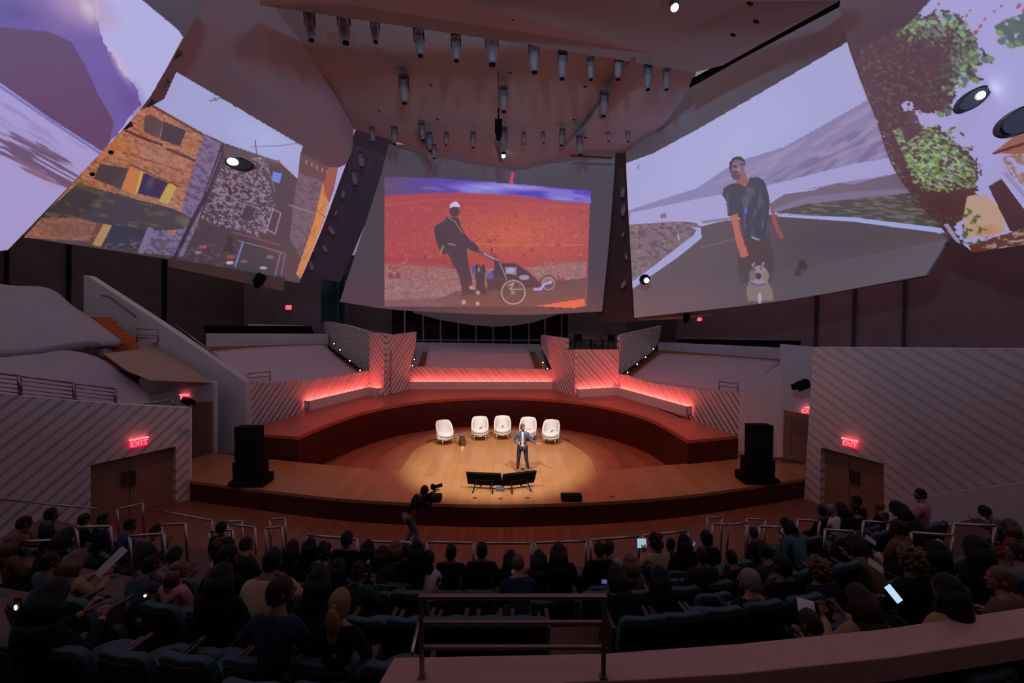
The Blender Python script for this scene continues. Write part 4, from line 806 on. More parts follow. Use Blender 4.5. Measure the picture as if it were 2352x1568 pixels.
LO = [(854, 291, 326), (906, 290, 331), (968, 280, 322), (985, 303, 346), (997, 330, 364), (1026, 303, 334), (1087, 302, 339), (1155, 292, 352), (1203, 303, 331), (1247, 302, 329), (1292, 295, 334), (1345, 284, 316), (1331, 310, 355), (1397, 295, 324), (1443, 295, 325)]
for i, (x, a, b) in enumerate(LO): place_fix(x, a, b, 20.2, '%s spotlight from the left in the lowest ceiling row above the central sail' % ORD[i].capitalize(), 'lowest row of ceiling spotlights', .15, random.uniform(-.1, .1))
SD = [(828, 346, 384, 0), (813, 388, 426, 0), (793, 432, 458, .4), (776, 480, 498, .5), (752, 515, 544, -.5), (722, 562, 582, .2), (741, 558, 582, -.3), (713, 592, 624, 0)]
for i, (x, a, b, r) in enumerate(SD): place_fix(x, a, b, 23.6, '%s side spotlight down the dark gap left of the central sail' % ORD[i].capitalize(), 'side spotlights left of the central sail', .2, r)
for i, (x, a, b, r) in enumerate([(1431, 424, 458, 0), (1432, 465, 500, 0), (1434, 530, 548, .3), (1436, 580, 600, -.3), (1440, 640, 668, .5)]): place_fix(x, a, b, 24.6, '%s brownish side spotlight down the gap right of the central sail' % ORD[i].capitalize(), 'side spotlights right of the central sail', .2, r, grow=.9)
for i, (x, a, b, r, Y) in enumerate([(413, 120, 150, 1.2, 12.6), (376, 170, 188, 1.3, 12.2), (388, 183, 200, .9, 12.2), (352, 232, 252, 1.2, 12.3), (300, 284, 308, 1.3, 12.5)]): place_fix(x, a, b, Y, '%s small spotlight down the seam between the two left sails' % ORD[i].capitalize(), 'spotlights between the left sails', .3, r, grow=1.3)
for _l, (x, a, b, Y) in zip(('left thin wire running up from the sixth upper spotlight', 'middle thin wire running up from the seventh upper spotlight', 'short pale wire above the eleventh upper spotlight'), ((1131, -30, 62, 13.8), (1228, -30, 96, 13.9), (1492, 122, 150, 14.3))):
    o = MB().tube(PY(x, a, Y), PY(x, b, Y), .008, n=6).build('hanging_wire', LAMPD if x < 1400 else STEEL); tag(o, _l, 'wire')
# black projector hanging on a pole in front of the ceiling
p0 = PY(1145, 248, 17.2); e = empty('hanging_projector', p0, label='black projector hanging on a thin pole below the ceiling centre', cat='projector')
MB().tube((0, 0, 1.6), (0, 0, -.42), .018, n=8).build('pole', LAMPD, e); MB().tube((0, 0, 0), (0, 0, -.42), .03, n=8).build('clamp', BLACK, e)
MB().box((0, 0, -.66), (.26, .30, .46)).build('housing', BLACK, e, bevel=.02)
MB().lathe([(.09, -.86), (.11, -1.0), (.07, -1.15)], n=12).build('lens_barrel', BLACK, e)
# bare bright lamps
GLOW = mat('lamp_glow', (1, 1, 1), .4, emit=(.86, 1, .97), estr=6); GLOW.cycles.emission_sampling = 'NONE'
for x, y, Y, r, l in ((1156, 358, 21.9, .105, 'small glaring white lamp at the lower ceiling edge above the central sail'), (1549, 18, 11.8, .095, 'glaring white lamp at the top edge of the picture, right of centre')):
    e = empty('bright_lamp', PY(x, y, Y), label=l, cat='lamp'); MB().lathe([(r*1.15, 0), (r*1.3, r*1.6), (r*.8, r*3)], n=14, M=Matrix.Rotation(-.3, 4, 'X')).build('housing', mat('lamp_shell', (.25, .24, .3), .4), e, smooth=True)
    MB().ball((0, -r*.2, 0), r, 16).build('bulb', GLOW, e, smooth=True)
# round black openings in the ceiling
def hole(px, py, Y, r, label, group=None, tilt=0):
    o = MB().lathe([(r, 0), (r, .02), (r*.85, .03)], n=16, sy=.85, M=Matrix.Rotation(.35, 4, 'Y') @ Matrix.Rotation(math.pi, 4, 'X')).build('ceiling_opening', BLACK)
    o.location = PY(px, py, Y); o.rotation_euler = (tilt, 0, 0); return tag(o, label, 'opening', group)
for i, (x, y, Y) in enumerate([(1180, 16, 11.9), (1178, 43, 12.4), (990, 195, 15.6), (870, 253, 17.8), (1005, 273, 19.4), (1172, 166, 15.2), (1344, 198, 16.6), (1319, 274, 19.5), (1684, 79, 12.2), (1737, 48, 11.6), (1723, 7, 10.8)]):
    hole(x, y, Y, .055*Y/14 if i not in (0, 8, 9, 10) else .075, 'round black %s in the ceiling, %s' % ('hole', ['top centre, larger of two', 'top centre, smaller of two', 'right of the left middle spotlight', 'furthest left', 'left of the hanging projector', 'left of the long crease', 'below the upper row on the right', 'above the lowest row on the right', 'lowest of three by the air slot', 'middle of three by the air slot', 'topmost of three by the air slot'][i]), 'black ceiling holes', .25)
# projector portholes in the sails
PGL = mat('port_glass', (.01, .02, .025), .06, spec=1)
def porthole(px, py, Y, rx, ry, rot, label, glow=None):
    e = empty('projection_porthole', PY(px, py, Y), label=label, cat='porthole'); s = Y/FPX; e.rotation_euler = (0, 0, 0)
    R = Matrix.Rotation(rot, 4, 'Y') @ Matrix.Rotation(math.pi/2, 4, 'X')
    MB().lathe([(rx*s, 0), (rx*s, .05), (rx*s*.93, .06)], n=28, sy=ry/rx, M=R).build('glass', PGL, e)
    prof = []
    k = MB(); n = 28
    for i in range(n):
        t, u = 2*math.pi*i/n, 2*math.pi*(i+1)/n
        f = lambda a, q, d: R @ Vector((rx*s*q*math.cos(a), ry*s*q*math.sin(a), d))
        k.quad(f(t, 1.0, .03), f(u, 1.0, .03), f(u, 1.07, .07), f(t, 1.07, .07)); k.quad(f(t, 1.07, .07), f(u, 1.07, .07), f(u, 1.1, -.05), f(t, 1.1, -.05))
    k.build('frame', mat('port_frame', (.12, .11, .14), .4), e)
    if glow: gx, gy, gr, gy2 = glow; MB().ball((gx*s, -.08, -gy*s), (gr*s, .02, gy2*s), 14, rot=Matrix.Rotation(rot, 3, 'Y')).build('beam_lens', GLOW, e, smooth=True)
    return e
porthole(550, 377, 15.2, 31, 13, .2, 'oval glass porthole with a bright beam in the left picture sail', (-12, -4, 13, 8))
porthole(2232, 229, 10.0, 38, 17, -.62, 'oval porthole with a white beam in the outer right sail', (12, -6, 11, 8))
porthole(2350, 275, 8.9, 60, 26, -.45, 'big black oval porthole at the right edge of the picture')
porthole(1481, 642, 21.2, 11, 11, 0, 'small round porthole with a bright beam in the road picture', (3, 2, 6, 6))
for x, y, l in ((212, 400, 'lower'), (255, 350, 'upper')):
    o = MB().ball((0, 0, 0), (.075, .03, .055), 12).build('ceiling_opening', BLACK); o.location = PY(x, y, 12.6 if y < 380 else 12.8); tag(o, l+' small black hole on the left edge of the stone house picture', 'opening')
# black moving lights on walls
def wall_light(px, py, Y, rz, s, label, ry=0):
    e = empty('moving_light', PY(px, py, Y), rz, label=label, cat='stage light'); e.scale = (s, s, s); e.rotation_euler = (0, ry, rz)
    MB().box((0, 0, .18), (.26, .2, .1)).build('bracket', BLACK, e, bevel=.01)
    MB().box((-.15, 0, 0), (.04, .1, .34)).box((.15, 0, 0), (.04, .1, .34)).build('yoke', BLACK, e)
    MB().lathe([(.09, .16), (.13, .05), (.13, -.16), (.10, -.34)], n=14, M=Matrix.Rotation(.5, 4, 'X')).build('lamp_head', BLACK, e, smooth=True); return e
wall_light(596, 642, 20.6, .3, 1.2, 'black moving light under the bottom edge of the left picture sail', .5)
wall_light(1843, 884, 15.8, 0, 1.0, 'black moving light on the corner of the right slatted wall', 1.2)
wall_light(430, 921, 14.8, .4, .7, 'black stage light lying on the corner of the left slatted wall', -1.1)
wall_light(1577, 729, 22.4, 0, .9, 'small black light under the right picture sail')

# ------------------------------------------------------------------ exit signs
RED = mat('exit_red', (.8, .03, .05), .4, emit=(1, .02, .06), estr=1.3); REDL = mat('exit_letters', (.9, .15, .15), .4, emit=(1, .16, .16), estr=2.2)
def exit_sign(px, py, Y, w, h, rz, label, letters=True):
    e = empty('exit_sign', PY(px, py, Y), rz, label=label, cat='exit sign')
    sp_ = MB().box((0, .03, 0), (w, .05, h)).build('sign_plate', RED, e, bevel=.006)
    MB().box((0, -.01, h/2+.02), (w*1.05, .09, .04)).build('top_housing', REDL, e)
    if letters:
        cu = bpy.data.curves.new('exit_text', 'FONT'); cu.body = 'EXIT'; cu.size = h*.9; cu.extrude = .006; cu.align_x = 'CENTER'; cu.align_y = 'CENTER'
        q = bpy.data.objects.new('tmp', cu); COL.objects.link(q); bpy.context.view_layer.update(); me = bpy.data.meshes.new_from_object(q.evaluated_get(bpy.context.evaluated_depsgraph_get())); bpy.data.objects.remove(q)
        t = bpy.data.objects.new('exit_letters', me); COL.objects.link(t); t.parent = sp_; t.location = (0, -.004, -.01); t.rotation_euler = (math.pi/2, 0, 0); me.materials.clear(); me.materials.append(REDL)
    return e
aL = math.atan2(W1.y-W2.y, W1.x-W2.x); aR = math.atan2(V2.y-V1.y, V2.x-V1.x)
def on(pl, px, py, off):
    q = PV(px, py, *pl); n = Vector((-(pl[1].y-pl[0].y), pl[1].x-pl[0].x, 0)).normalized()
    if n.y > 0: n = -n
    return q+n*off
def exit_on(pl, px, py, w, h, rz, label):
    e = exit_sign(px, py, 10, w, h, rz, label); e.location = on(pl, px, py, .09); return e
exit_on((W2, W1), 317, 1016, .46, .24, aL, 'large red exit sign above the left double door')
exit_on((V1, V2), 1955, 1018, .42, .22, aR, 'large red exit sign above the right double door')
exit_on(RL, 428, 912, .36, .2, -.1, 'red exit sign in the left recess beside the stage')
exit_on((PY(1798, 900, 17.2), PY(1868, 900, 17.0)), 1853, 943, .18, .24, -.15, 'narrow red exit sign at the corner of the right slatted wall')
exit_sign(663, 707, 31, .34, .26, 0, 'tiny red exit sign high on the dark left rear wall', True)
exit_sign(1607, 734, 27.8, .18, .18, 0, 'tiny red exit sign high on the dark right rear wall', True)
# ------------------------------------------------------------------ stage things
def speaker_stack(px, py, Y, dz, label, flip=1):
    b = PZ(px, py, S); e = empty('speaker_stack', b, label=label, cat='loudspeaker')
    MB().box((0, 0, .10), (1.15, .75, .16)).box((.48*flip, .05, .22), (.22, .6, .16)).build('dolly_base', BLACK, e, bevel=.02)
    MB().box((.06*flip*0, 0, .50), (.86, .65, .62)).build('subwoofer', BLACK, e, bevel=.015)
    z = .83
    for i in range(5):
        MB().box((-.03*flip, .01*i, z+.115), (.72, .5, .215), rx=-.02*i).build('speaker_module', BLACK, e, bevel=.012); z += .225
    for x in (-.45, .45): MB().lathe([(.06, 0), (.06, .03)], n=10, M=Matrix.Rotation(math.pi/2, 4, 'Y'), c=(x, -.2, .06)).build('caster', BLACK, e)
    return e
speaker_stack(578, 1110, 15, 0, 'tall black loudspeaker stack at the left end of the stage', 1)
speaker_stack(1738, 1104, 15, 0, 'tall black loudspeaker stack at the right end of the stage', -1)
# armchairs
CHW = mat('white_upholstery', (.50, .51, .54), .85); GOLD = mat('gold_leg', (.80, .52, .16), .25, 1)
def armchair():
    e = empty('armchair')
    # curved shell back: bent wall with rounded top
    mb = MB(); n = 22; rows = 9
    for sh, (rr, ) in enumerate(((.37,), (.29,))):
        for i in range(n+1):
            t = math.radians(-18+216*i/n); s_ = abs(i/n-.5)*2; top_ = .90-.40*(max(0, s_-.42)/.58)**2.0
            for k in range(rows):
                q = k/(rows-1); z = .24+(top_-.24)*q; R_ = rr+.03*q-(.035*(q-.85)/.15 if q > .85 and sh == 0 else 0)+(.03*(q-.85)/.15 if q > .85 and sh == 1 else 0)
                mb.v.append(Vector((R_*math.cos(t), R_*math.sin(t)*1.02, z)))
    W_ = rows; off = (n+1)*rows
    for i in range(n):
        for k in range(rows-1):
            a = i*W_+k; mb.f.append((a, a+W_, a+W_+1, a+1)); b = off+a; mb.f.append((b+1, b+W_+1, b+W_, b)); mb.m += [0, 0]
        a = i*W_+rows-1; mb.f.append((a, a+W_, off+a+W_, off+a)); a = i*W_; mb.f.append((off+a, off+a+W_, a+W_, a)); mb.m += [0, 0]
    for i in (0, n):
        for k in range(rows-1):
            a = i*W_+k; mb.f.append((a, a+1, off+a+1, off+a)); mb.m.append(0)
    mb.build('backrest', CHW, e, smooth=True, weld=True)
    MB().lathe([(.30, .23), (.365, .25), (.375, .30), (.36, .335)], n=28, sy=1.05).build('seat_base', CHW, e, smooth=True)
    MB().lathe([(.32, .335), (.35, .36), (.352, .43), (.33, .465), (.22, .48), (.05, .485)], n=28, sy=1.08, c=(0, -.05, 0)).build('seat_cushion', CHW, e, smooth=True)
    MB().lathe([(.345, .215), (.35, .235)], n=28, sy=1.05).build('base_ring', GOLD, e, smooth=True)
    for x, y in ((-.24, -.24), (.24, -.24), (-.24, .22), (.24, .22)): MB().tube((x*1.05, y*1.05, 0), (x, y, .23), .013, .020, n=8).build('leg', GOLD, e, smooth=True)
    return e
ch0 = armchair()
for i, (px, py, rz, l) in enumerate([(1021, 1024, .65, 'white armchair at the far left of the row, turned towards the side table'), (1102, 1014, .08, 'white armchair directly right of the side table'), (1154, 1012, 0, 'white armchair at the middle of the row'), (1213, 1016, -.15, 'white armchair half hidden behind the speaker'), (1266, 1023, -.32, 'white armchair at the far right of the row')]):
    o = ch0 if i == 0 else copy_tree(ch0); b = PZ(px, py-3, S); o.location = (b.x, b.y+.12, S); o.scale = (1.0, 1.02, 1.10); o.rotation_euler = (0, 0, rz); tag(o, l, 'armchair', 'white armchairs on the stage')
MIC = mat('mic_black', (.02, .02, .022), .4)
for i, (px, py, r, l) in enumerate([(1101, 993, .6, 'black microphone lying on the armchair right of the side table'), (1153, 993, 1.35, 'black microphone standing against the middle armchair cushion'), (1218, 996, 0, 'black microphone on the armchair behind the speaker'), (1266, 1003, .9, 'black microphone lying on the rightmost armchair')]):
    c = [(1102, 1011), (1154, 1009), (1213, 1013), (1266, 1020)][i]; b = PZ(*c, S)
    e = empty('microphone', (b.x, b.y+.02, S+.54), label=l, cat='microphone', group='microphones on the armchairs'); e.rotation_euler = (0, -r, 0)
    MB().tube((-.10, 0, 0), (.07, 0, 0), .012, .017, n=8).build('handle', MIC, e); MB().ball((.09, 0, 0), .027, 10).build('mesh_head', MIC, e, smooth=True)
# side table
b = PZ(1062, 1022, S); e = empty('side_table', b, label='small round brass side table between the left armchairs', cat='side table')
MB().lathe([(.17, 0), (.16, .02), (.145, .20), (.12, .36), (.10, .40), (.11, .42)], n=24).build('base', mat('brass_dark', (.50, .32, .16), .28, 1), e, smooth=True)
MB().lathe([(.10, .42), (.21, .46), (.215, .485), (.205, .49)], n=28).build('table_top', mat('table_top_grey', (.16, .13, .12), .35, .3), e, smooth=True)
# confidence monitors
def monitor(px, py, rz, label, px2, py2):
    e = empty('stage_monitor', PZ(px, py, S), rz, label=label, cat='monitor')
    R = Matrix.Rotation(.72, 4, 'X')   # leaning back, screen towards the performer
    k = Matrix.Translation((0, 0, .37)) @ Matrix.Rotation(.50, 4, 'X')
    def bx(nm, c, s, m_, bev=.008):
        o = MB().box(c, s).build(nm, m_, e, bevel=bev); o.matrix_local = k; return o
    bx('back_panel', (0, 0, 0), (1.12, .05, .52), mat('monitor_back', (.004, .004, .0035), .9, spec=.1)); bx('bezel', (0, .03, 0), (1.14, .02, .54), BLACK); bx('screen', (0, .045, 0), (1.08, .01, .48), mat('monitor_screen', (.02, .02, .02), .1)); bx('rear_box', (0, -.04, -.12), (.7, .05, .24), mat('monitor_back', (.004, .004, .004)))
    for x in (-.25, .25):
        MB().tube((x, .02, .30), (x*1.3, -.30, 0), .022, n=8).build('leg', BLACK, e); MB().tube((x, .04, .28), (x*.6, .30, 0), .022, n=8).build('leg', BLACK, e)
    return e
monitor(1112, 1125, -.12, 'left one of the twin black monitors tilted back at the stage front', 0, 0)
monitor(1192, 1124, .30, 'right one of the twin black monitors tilted back at the stage front', 0, 0)
b = PZ(1149, 1126, S); e = empty('junction_box', b, label='low dark blue box on the floor between the twin monitors', cat='box'); MB().box((0, 0, .05), (.26, .18, .10)).build('case', mat('blue_box', (.06, .08, .13), .4), e, bevel=.01)
def wedge(px, py, w_, label):
    e = empty('stage_wedge', PZ(px, py, S), label=label, cat='loudspeaker')
    MB().prism([(-w_/2, -.2, 0), (-w_/2, .2, 0), (-w_/2, .16, .16), (-w_/2, -.14, .19)], (w_, 0, 0)).build('cabinet', BLACK, e, bevel=.01)
    MB().prism([(-w_/2+.03, .2, .03), (-w_/2+.03, .205, .03), (-w_/2+.03, .17, .15)], (w_-.06, 0, 0)).build('grille', mat('grille', (.03, .03, .03), .8), e); return e
wedge(1312, 1147, .62, 'flat black floor loudspeaker at the stage edge right of the monitors')
wedge(992, 1148, .58, 'flat black floor loudspeaker at the stage edge beside the cameraman')
for i, (px, py) in enumerate(((1091, 1143), (1149, 1145), (1212, 1143), (1405, 1140))):
    o = MB().lathe([(.06, 0), (.06, .006), (.04, .01)], n=12, sx=1.4).build('floor_socket', mat('socket', (.08, .03, .02), .6)); o.location = PZ(px, py, S+.001); tag(o, 'small dark floor socket at the stage edge, %s from the left' % ORD[i], 'floor socket', 'floor sockets along the stage edge')
# terrace with empty chairs and table behind the right pillar
tz = PY(1360, 803, 27)
tag(MB().prism([PY(1298, 803, 28.1), PY(1322, 803, 25.8), PY(1422, 803, 26.6), PY(1424, 798, 31), PY(1300, 797, 31)], (0, 0, -.1)).build('terrace_floor', mat('terrace', (.12, .06, .05), .7), weld=True), 'small dark terrace floor on top of the right pillar', 'terrace')
CR = mat('terrace_red', (.22, .05, .04), .6)
def tchair(px, py, Y, rz, label, m_):
    b = PY(px, py, Y); e = empty('terrace_chair', (b.x, b.y, PY(1360, 803, Y).z), rz, label=label, cat='chair', group='chairs on the small terrace'); b0 = MB
    MB().box((0, 0, .44), (.42, .42, .05)).build('seat', m_, e); MB().box((0, .2, .72), (.42, .04, .42), rx=-.1).build('backrest', m_, e)
    for x in (-.19, .19):
        for y in (-.19, .19): MB().tube((x, y, 0), (x, y, .44), .015, n=6).build('leg', BLACK, e)
tchair(1316, 800, 27.3, -1.2, 'black chair at the left end of the small terrace', BLACK); tchair(1332, 800, 27.6, .3, 'black chair second from the left on the small terrace', BLACK)
tchair(1374, 800, 28.0, .1, 'red-brown chair in the middle of the small terrace', CR); tchair(1404, 800, 28.0, -.2, 'dark chair at the right end of the small terrace', BLACK)
for i, (px, w_) in enumerate(((1357, .75), (1384, .6))):
    b = PY(px, 803, 29); e = empty('round_terrace_table', (b.x, b.y, b.z), label=['left', 'right'][i]+' red round table on the small terrace', cat='table')
    MB().lathe([(w_, .70), (w_, .76)], n=20).build('table_top', CR, e); MB().lathe([(.05, .02), (.05, .7)], n=8).build('pedestal', BLACK, e); MB().lathe([(.3, 0), (.3, .02)], n=14).build('foot', BLACK, e)
rail('thin rail along the front of the small terrace', [(1300, 781, 27.9), (1321, 783, 25.9), (1421, 783, 26.7)], .02, h=.5, m=BLACK)
# ------------------------------------------------------------------ people
def skin_mesh(name, nodes, edges, root, sub=2, smooth=True):
    bm = bmesh.new(); L = bm.verts.layers.skin.verify(); V = {}
    for k, (x, y, z, r) in nodes.items():
        v = bm.verts.new((x, y, z)); V[k] = v; rr = r if isinstance(r, tuple) else (r, r); v[L].radius = rr; v[L].use_root = (k == root)
    for a, b in edges: bm.edges.new((V[a], V[b]))
    me = bpy.data.meshes.new('tmp'); bm.to_mesh(me); bm.free()
    o = bpy.data.objects.new('tmp', me); COL.objects.link(o)
    m = o.modifiers.new('s', 'SKIN'); m.use_smooth_shade = True; m.branch_smoothing = .2
    s = o.modifiers.new('d', 'SUBSURF'); s.levels = sub; s.render_levels = sub
    dg = bpy.context.evaluated_depsgraph_get(); dg.update()
    out = bpy.data.meshes.new_from_object(o.evaluated_get(dg)); out.name = name
    bpy.data.objects.remove(o); bpy.data.meshes.remove(me); return out
def join_mesh(name, parts):
    bm = bmesh.new()
    for me, M, mi in parts:
        t = me.copy(); t.transform(M); n0 = len(bm.faces); bm.from_mesh(t); bm.faces.ensure_lookup_table()
        if mi is not None:
            for f in bm.faces[n0:]: f.material_index = mi
        bpy.data.meshes.remove(t)
    out = bpy.data.meshes.new(name); 
    for f in bm.faces: f.smooth = True
    bm.to_mesh(out); bm.free(); return out
I4 = Matrix.Identity(4)
def head_mesh():
    """head, centre at origin, top at .125, facing +y; material 0 skin, 1 eyes/mouth"""
    mb = MB(); mb.ball((0, 0, 0), (.077, .098, .122), 24)
    for i, v in enumerate(mb.v):
        if v.z < -.01:
            t = min(1, (-v.z-.01)/.11); v.x *= 1-.30*t; v.y = v.y*(1-.12*t)+.018*t
        if v.y > .05 and abs(v.x) < .045 and .0 < v.z < .035: v.y -= .008
        if v.y < -.03 and v.z < -.03: v.y *= .8
    mb.ball((0, .098, -.022), (.015, .022, .020), 10); mb.ball((0, .090, .006), (.010, .014, .030), 8)
    for s in (-1, 1):
        mb.ball((s*.078, -.005, -.008), (.010, .020, .032), 10); mb.ball((s*.030, .082, .014), (.013, .009, .008), 8, mi=1); mb.ball((s*.03, .086, .034), (.020, .008, .005), 8)
    mb.ball((0, .088, -.062), (.026, .009, .006), 8, mi=1); mb.ball((0, .086, -.070), (.022, .010, .006), 8); mb.ball((0, .074, -.098), (.022, .016, .016), 8)
    mb.tube((0, -.01, -.08), (0, -.025, -.17), .052, .058, n=14)
    return mb.mesh('head', True)
HEAD = head_mesh()
def hair_mesh(style, seed=0):
    rs = random.Random(seed); mb = MB(); n = 24; h = 14
    def shell(zlow_back, zlow_front, grow, noise):
        k = len(mb.v); rows = 12
        for a in range(rows+1):
            for i in range(n):
                t = 2*math.pi*i/n; f = max(0, math.sin(t))**1.0   # front
                low = zlow_back*(1-f)+zlow_front*f; z = .128+grow*.5-(.128+grow*.5-low)*a/rows
                q = max(-.95, min(1, z/(.124+grow*.5))); r = math.sqrt(max(.0, 1-q*q)) if z > 0 else 1-.12*(z/.12)**2
                g = 1+grow/.09+rs.uniform(-noise, noise)
                mb.v.append(Vector((.079*g*r*math.cos(t), .100*g*r*math.sin(t)-.006, z)))
        for a in range(rows):
            for i in range(n):
                j = (i+1) % n; mb.f.append((k+a*n+i, k+(a+1)*n+i, k+(a+1)*n+j, k+a*n+j)); mb.m.append(0)
        mb.f.append(tuple(k+i for i in range(n))); mb.m.append(0)
        mb.f.append(tuple(k+rows*n+i for i in reversed(range(n)))); mb.m.append(0)
    if style == 'short': shell(-.065, .065, .006, .03)
    elif style == 'fringe': shell(-.05, .10, -.001, .01)
    elif style == 'curly':
        shell(-.05, .06, .012, .05)
        for _ in range(60):
            t = rs.uniform(0, 6.28); z = rs.uniform(-.09, .13); r = math.sqrt(max(.05, 1-(z/.14)**2))
            if math.sin(t) > .3 and z < .05: continue
            mb.ball((.095*r*math.cos(t), .112*r*math.sin(t)-.01, z), rs.uniform(.022, .036), 8)
    else:
        shell(-.08, .07, .010, .03)
        if style == 'long':
            for i in range(11):
                t = math.pi+math.pi*(i+.0)/10; x = .088*math.cos(t); y = .098*math.sin(t)-.012
                mb.tube((x*.9, y*.9, .04), (x*1.12, y*1.1-.02, -.16), .036, .040, n=8); mb.tube((x*1.12, y*1.1-.02, -.16), (x*1.1+rs.uniform(-.01, .01), y*1.0-.03, -.30+rs.uniform(-.03, .03)), .040, .020, n=8)
            mb.ball((0, -.06, -.10), (.085, .06, .17), 14)
        if style == 'bun': mb.ball((0, -.095, .085), (.045, .045, .042), 12); mb.ball((0, -.05, -.05), (.07, .05, .05), 12)
        if style == 'pony':
            mb.ball((0, -.105, .03), (.032, .030, .03), 10); mb.ball((0, -.135, -.09), (.062, .045, .13), 14); mb.ball((-.01, -.13, -.21), (.045, .035, .08), 12)
    return mb.mesh('hair_'+style, True)
HAIR = {s: hair_mesh(s, i) for i, s in enumerate(('short', 'fringe', 'curly', 'long', 'bun', 'pony'))}
def hand_mesh(curl=.5, hold=False):
    """palm along +y from the wrist at origin, palm facing -z, thumb at +x"""
    N = {'w': (0, -.01, 0, .022), 'p': (0, .045, 0, (.036, .016)), 'k': (0, .085, -.002, (.038, .013))}; E = [('w', 'p'), ('p', 'k')]
    base = skin_mesh('palm', N, E, 'w', 1); parts = [(base, I4, None)]
    for i, (x, l, r) in enumerate(((-.030, .060, .0078), (-.010, .072, .0085), (.010, .078, .0088), (.030, .070, .0085))):
        a = curl*(1.0-.08*i); y0, z0 = .080, 0; p = [(x, y0, z0)]; ang = -a*.6
        for seg in (.45, .32, .23):
            y0 += l*seg*math.cos(ang); z0 += l*seg*math.sin(ang); p.append((x*1.08, y0, z0)); ang -= a
        f = MB()
        for q in range(3): f.tube(p[q], p[q+1], r*(1-.08*q), r*(.92-.08*q), n=7)
        f.ball(p[3], r*.78, 7); f.ball(p[1], r*.98, 7); f.ball(p[2], r*.9, 7); parts.append((f.mesh('f', True), I4, None))
    t = MB().tube((.026, .015, -.004), (.052, .045, -.012), .013, .011, n=8).tube((.052, .045, -.012), (.056-.02*curl, .078, -.020-.02*curl), .0105, .009, n=8)
    t.ball((.052, .045, -.012), .0112, 8); t.ball((.056-.02*curl, .078, -.020-.02*curl), .009, 8); parts.append((t.mesh('t', True), I4, None))
    return join_mesh('hand', parts)
HAND = {0: hand_mesh(.35), 1: hand_mesh(.95)}
def look(frm, to, up=(0, 0, 1)):
    y = (Vector(to)-Vector(frm)).normalized(); z = Vector(up); x = y.cross(z)
    if x.length < 1e-3: x = y.orthogonal()
    x.normalize(); z = x.cross(y)
    return Matrix(((x.x, y.x, z.x, frm[0]), (x.y, y.y, z.y, frm[1]), (x.z, y.z, z.z, frm[2]), (0, 0, 0, 1)))
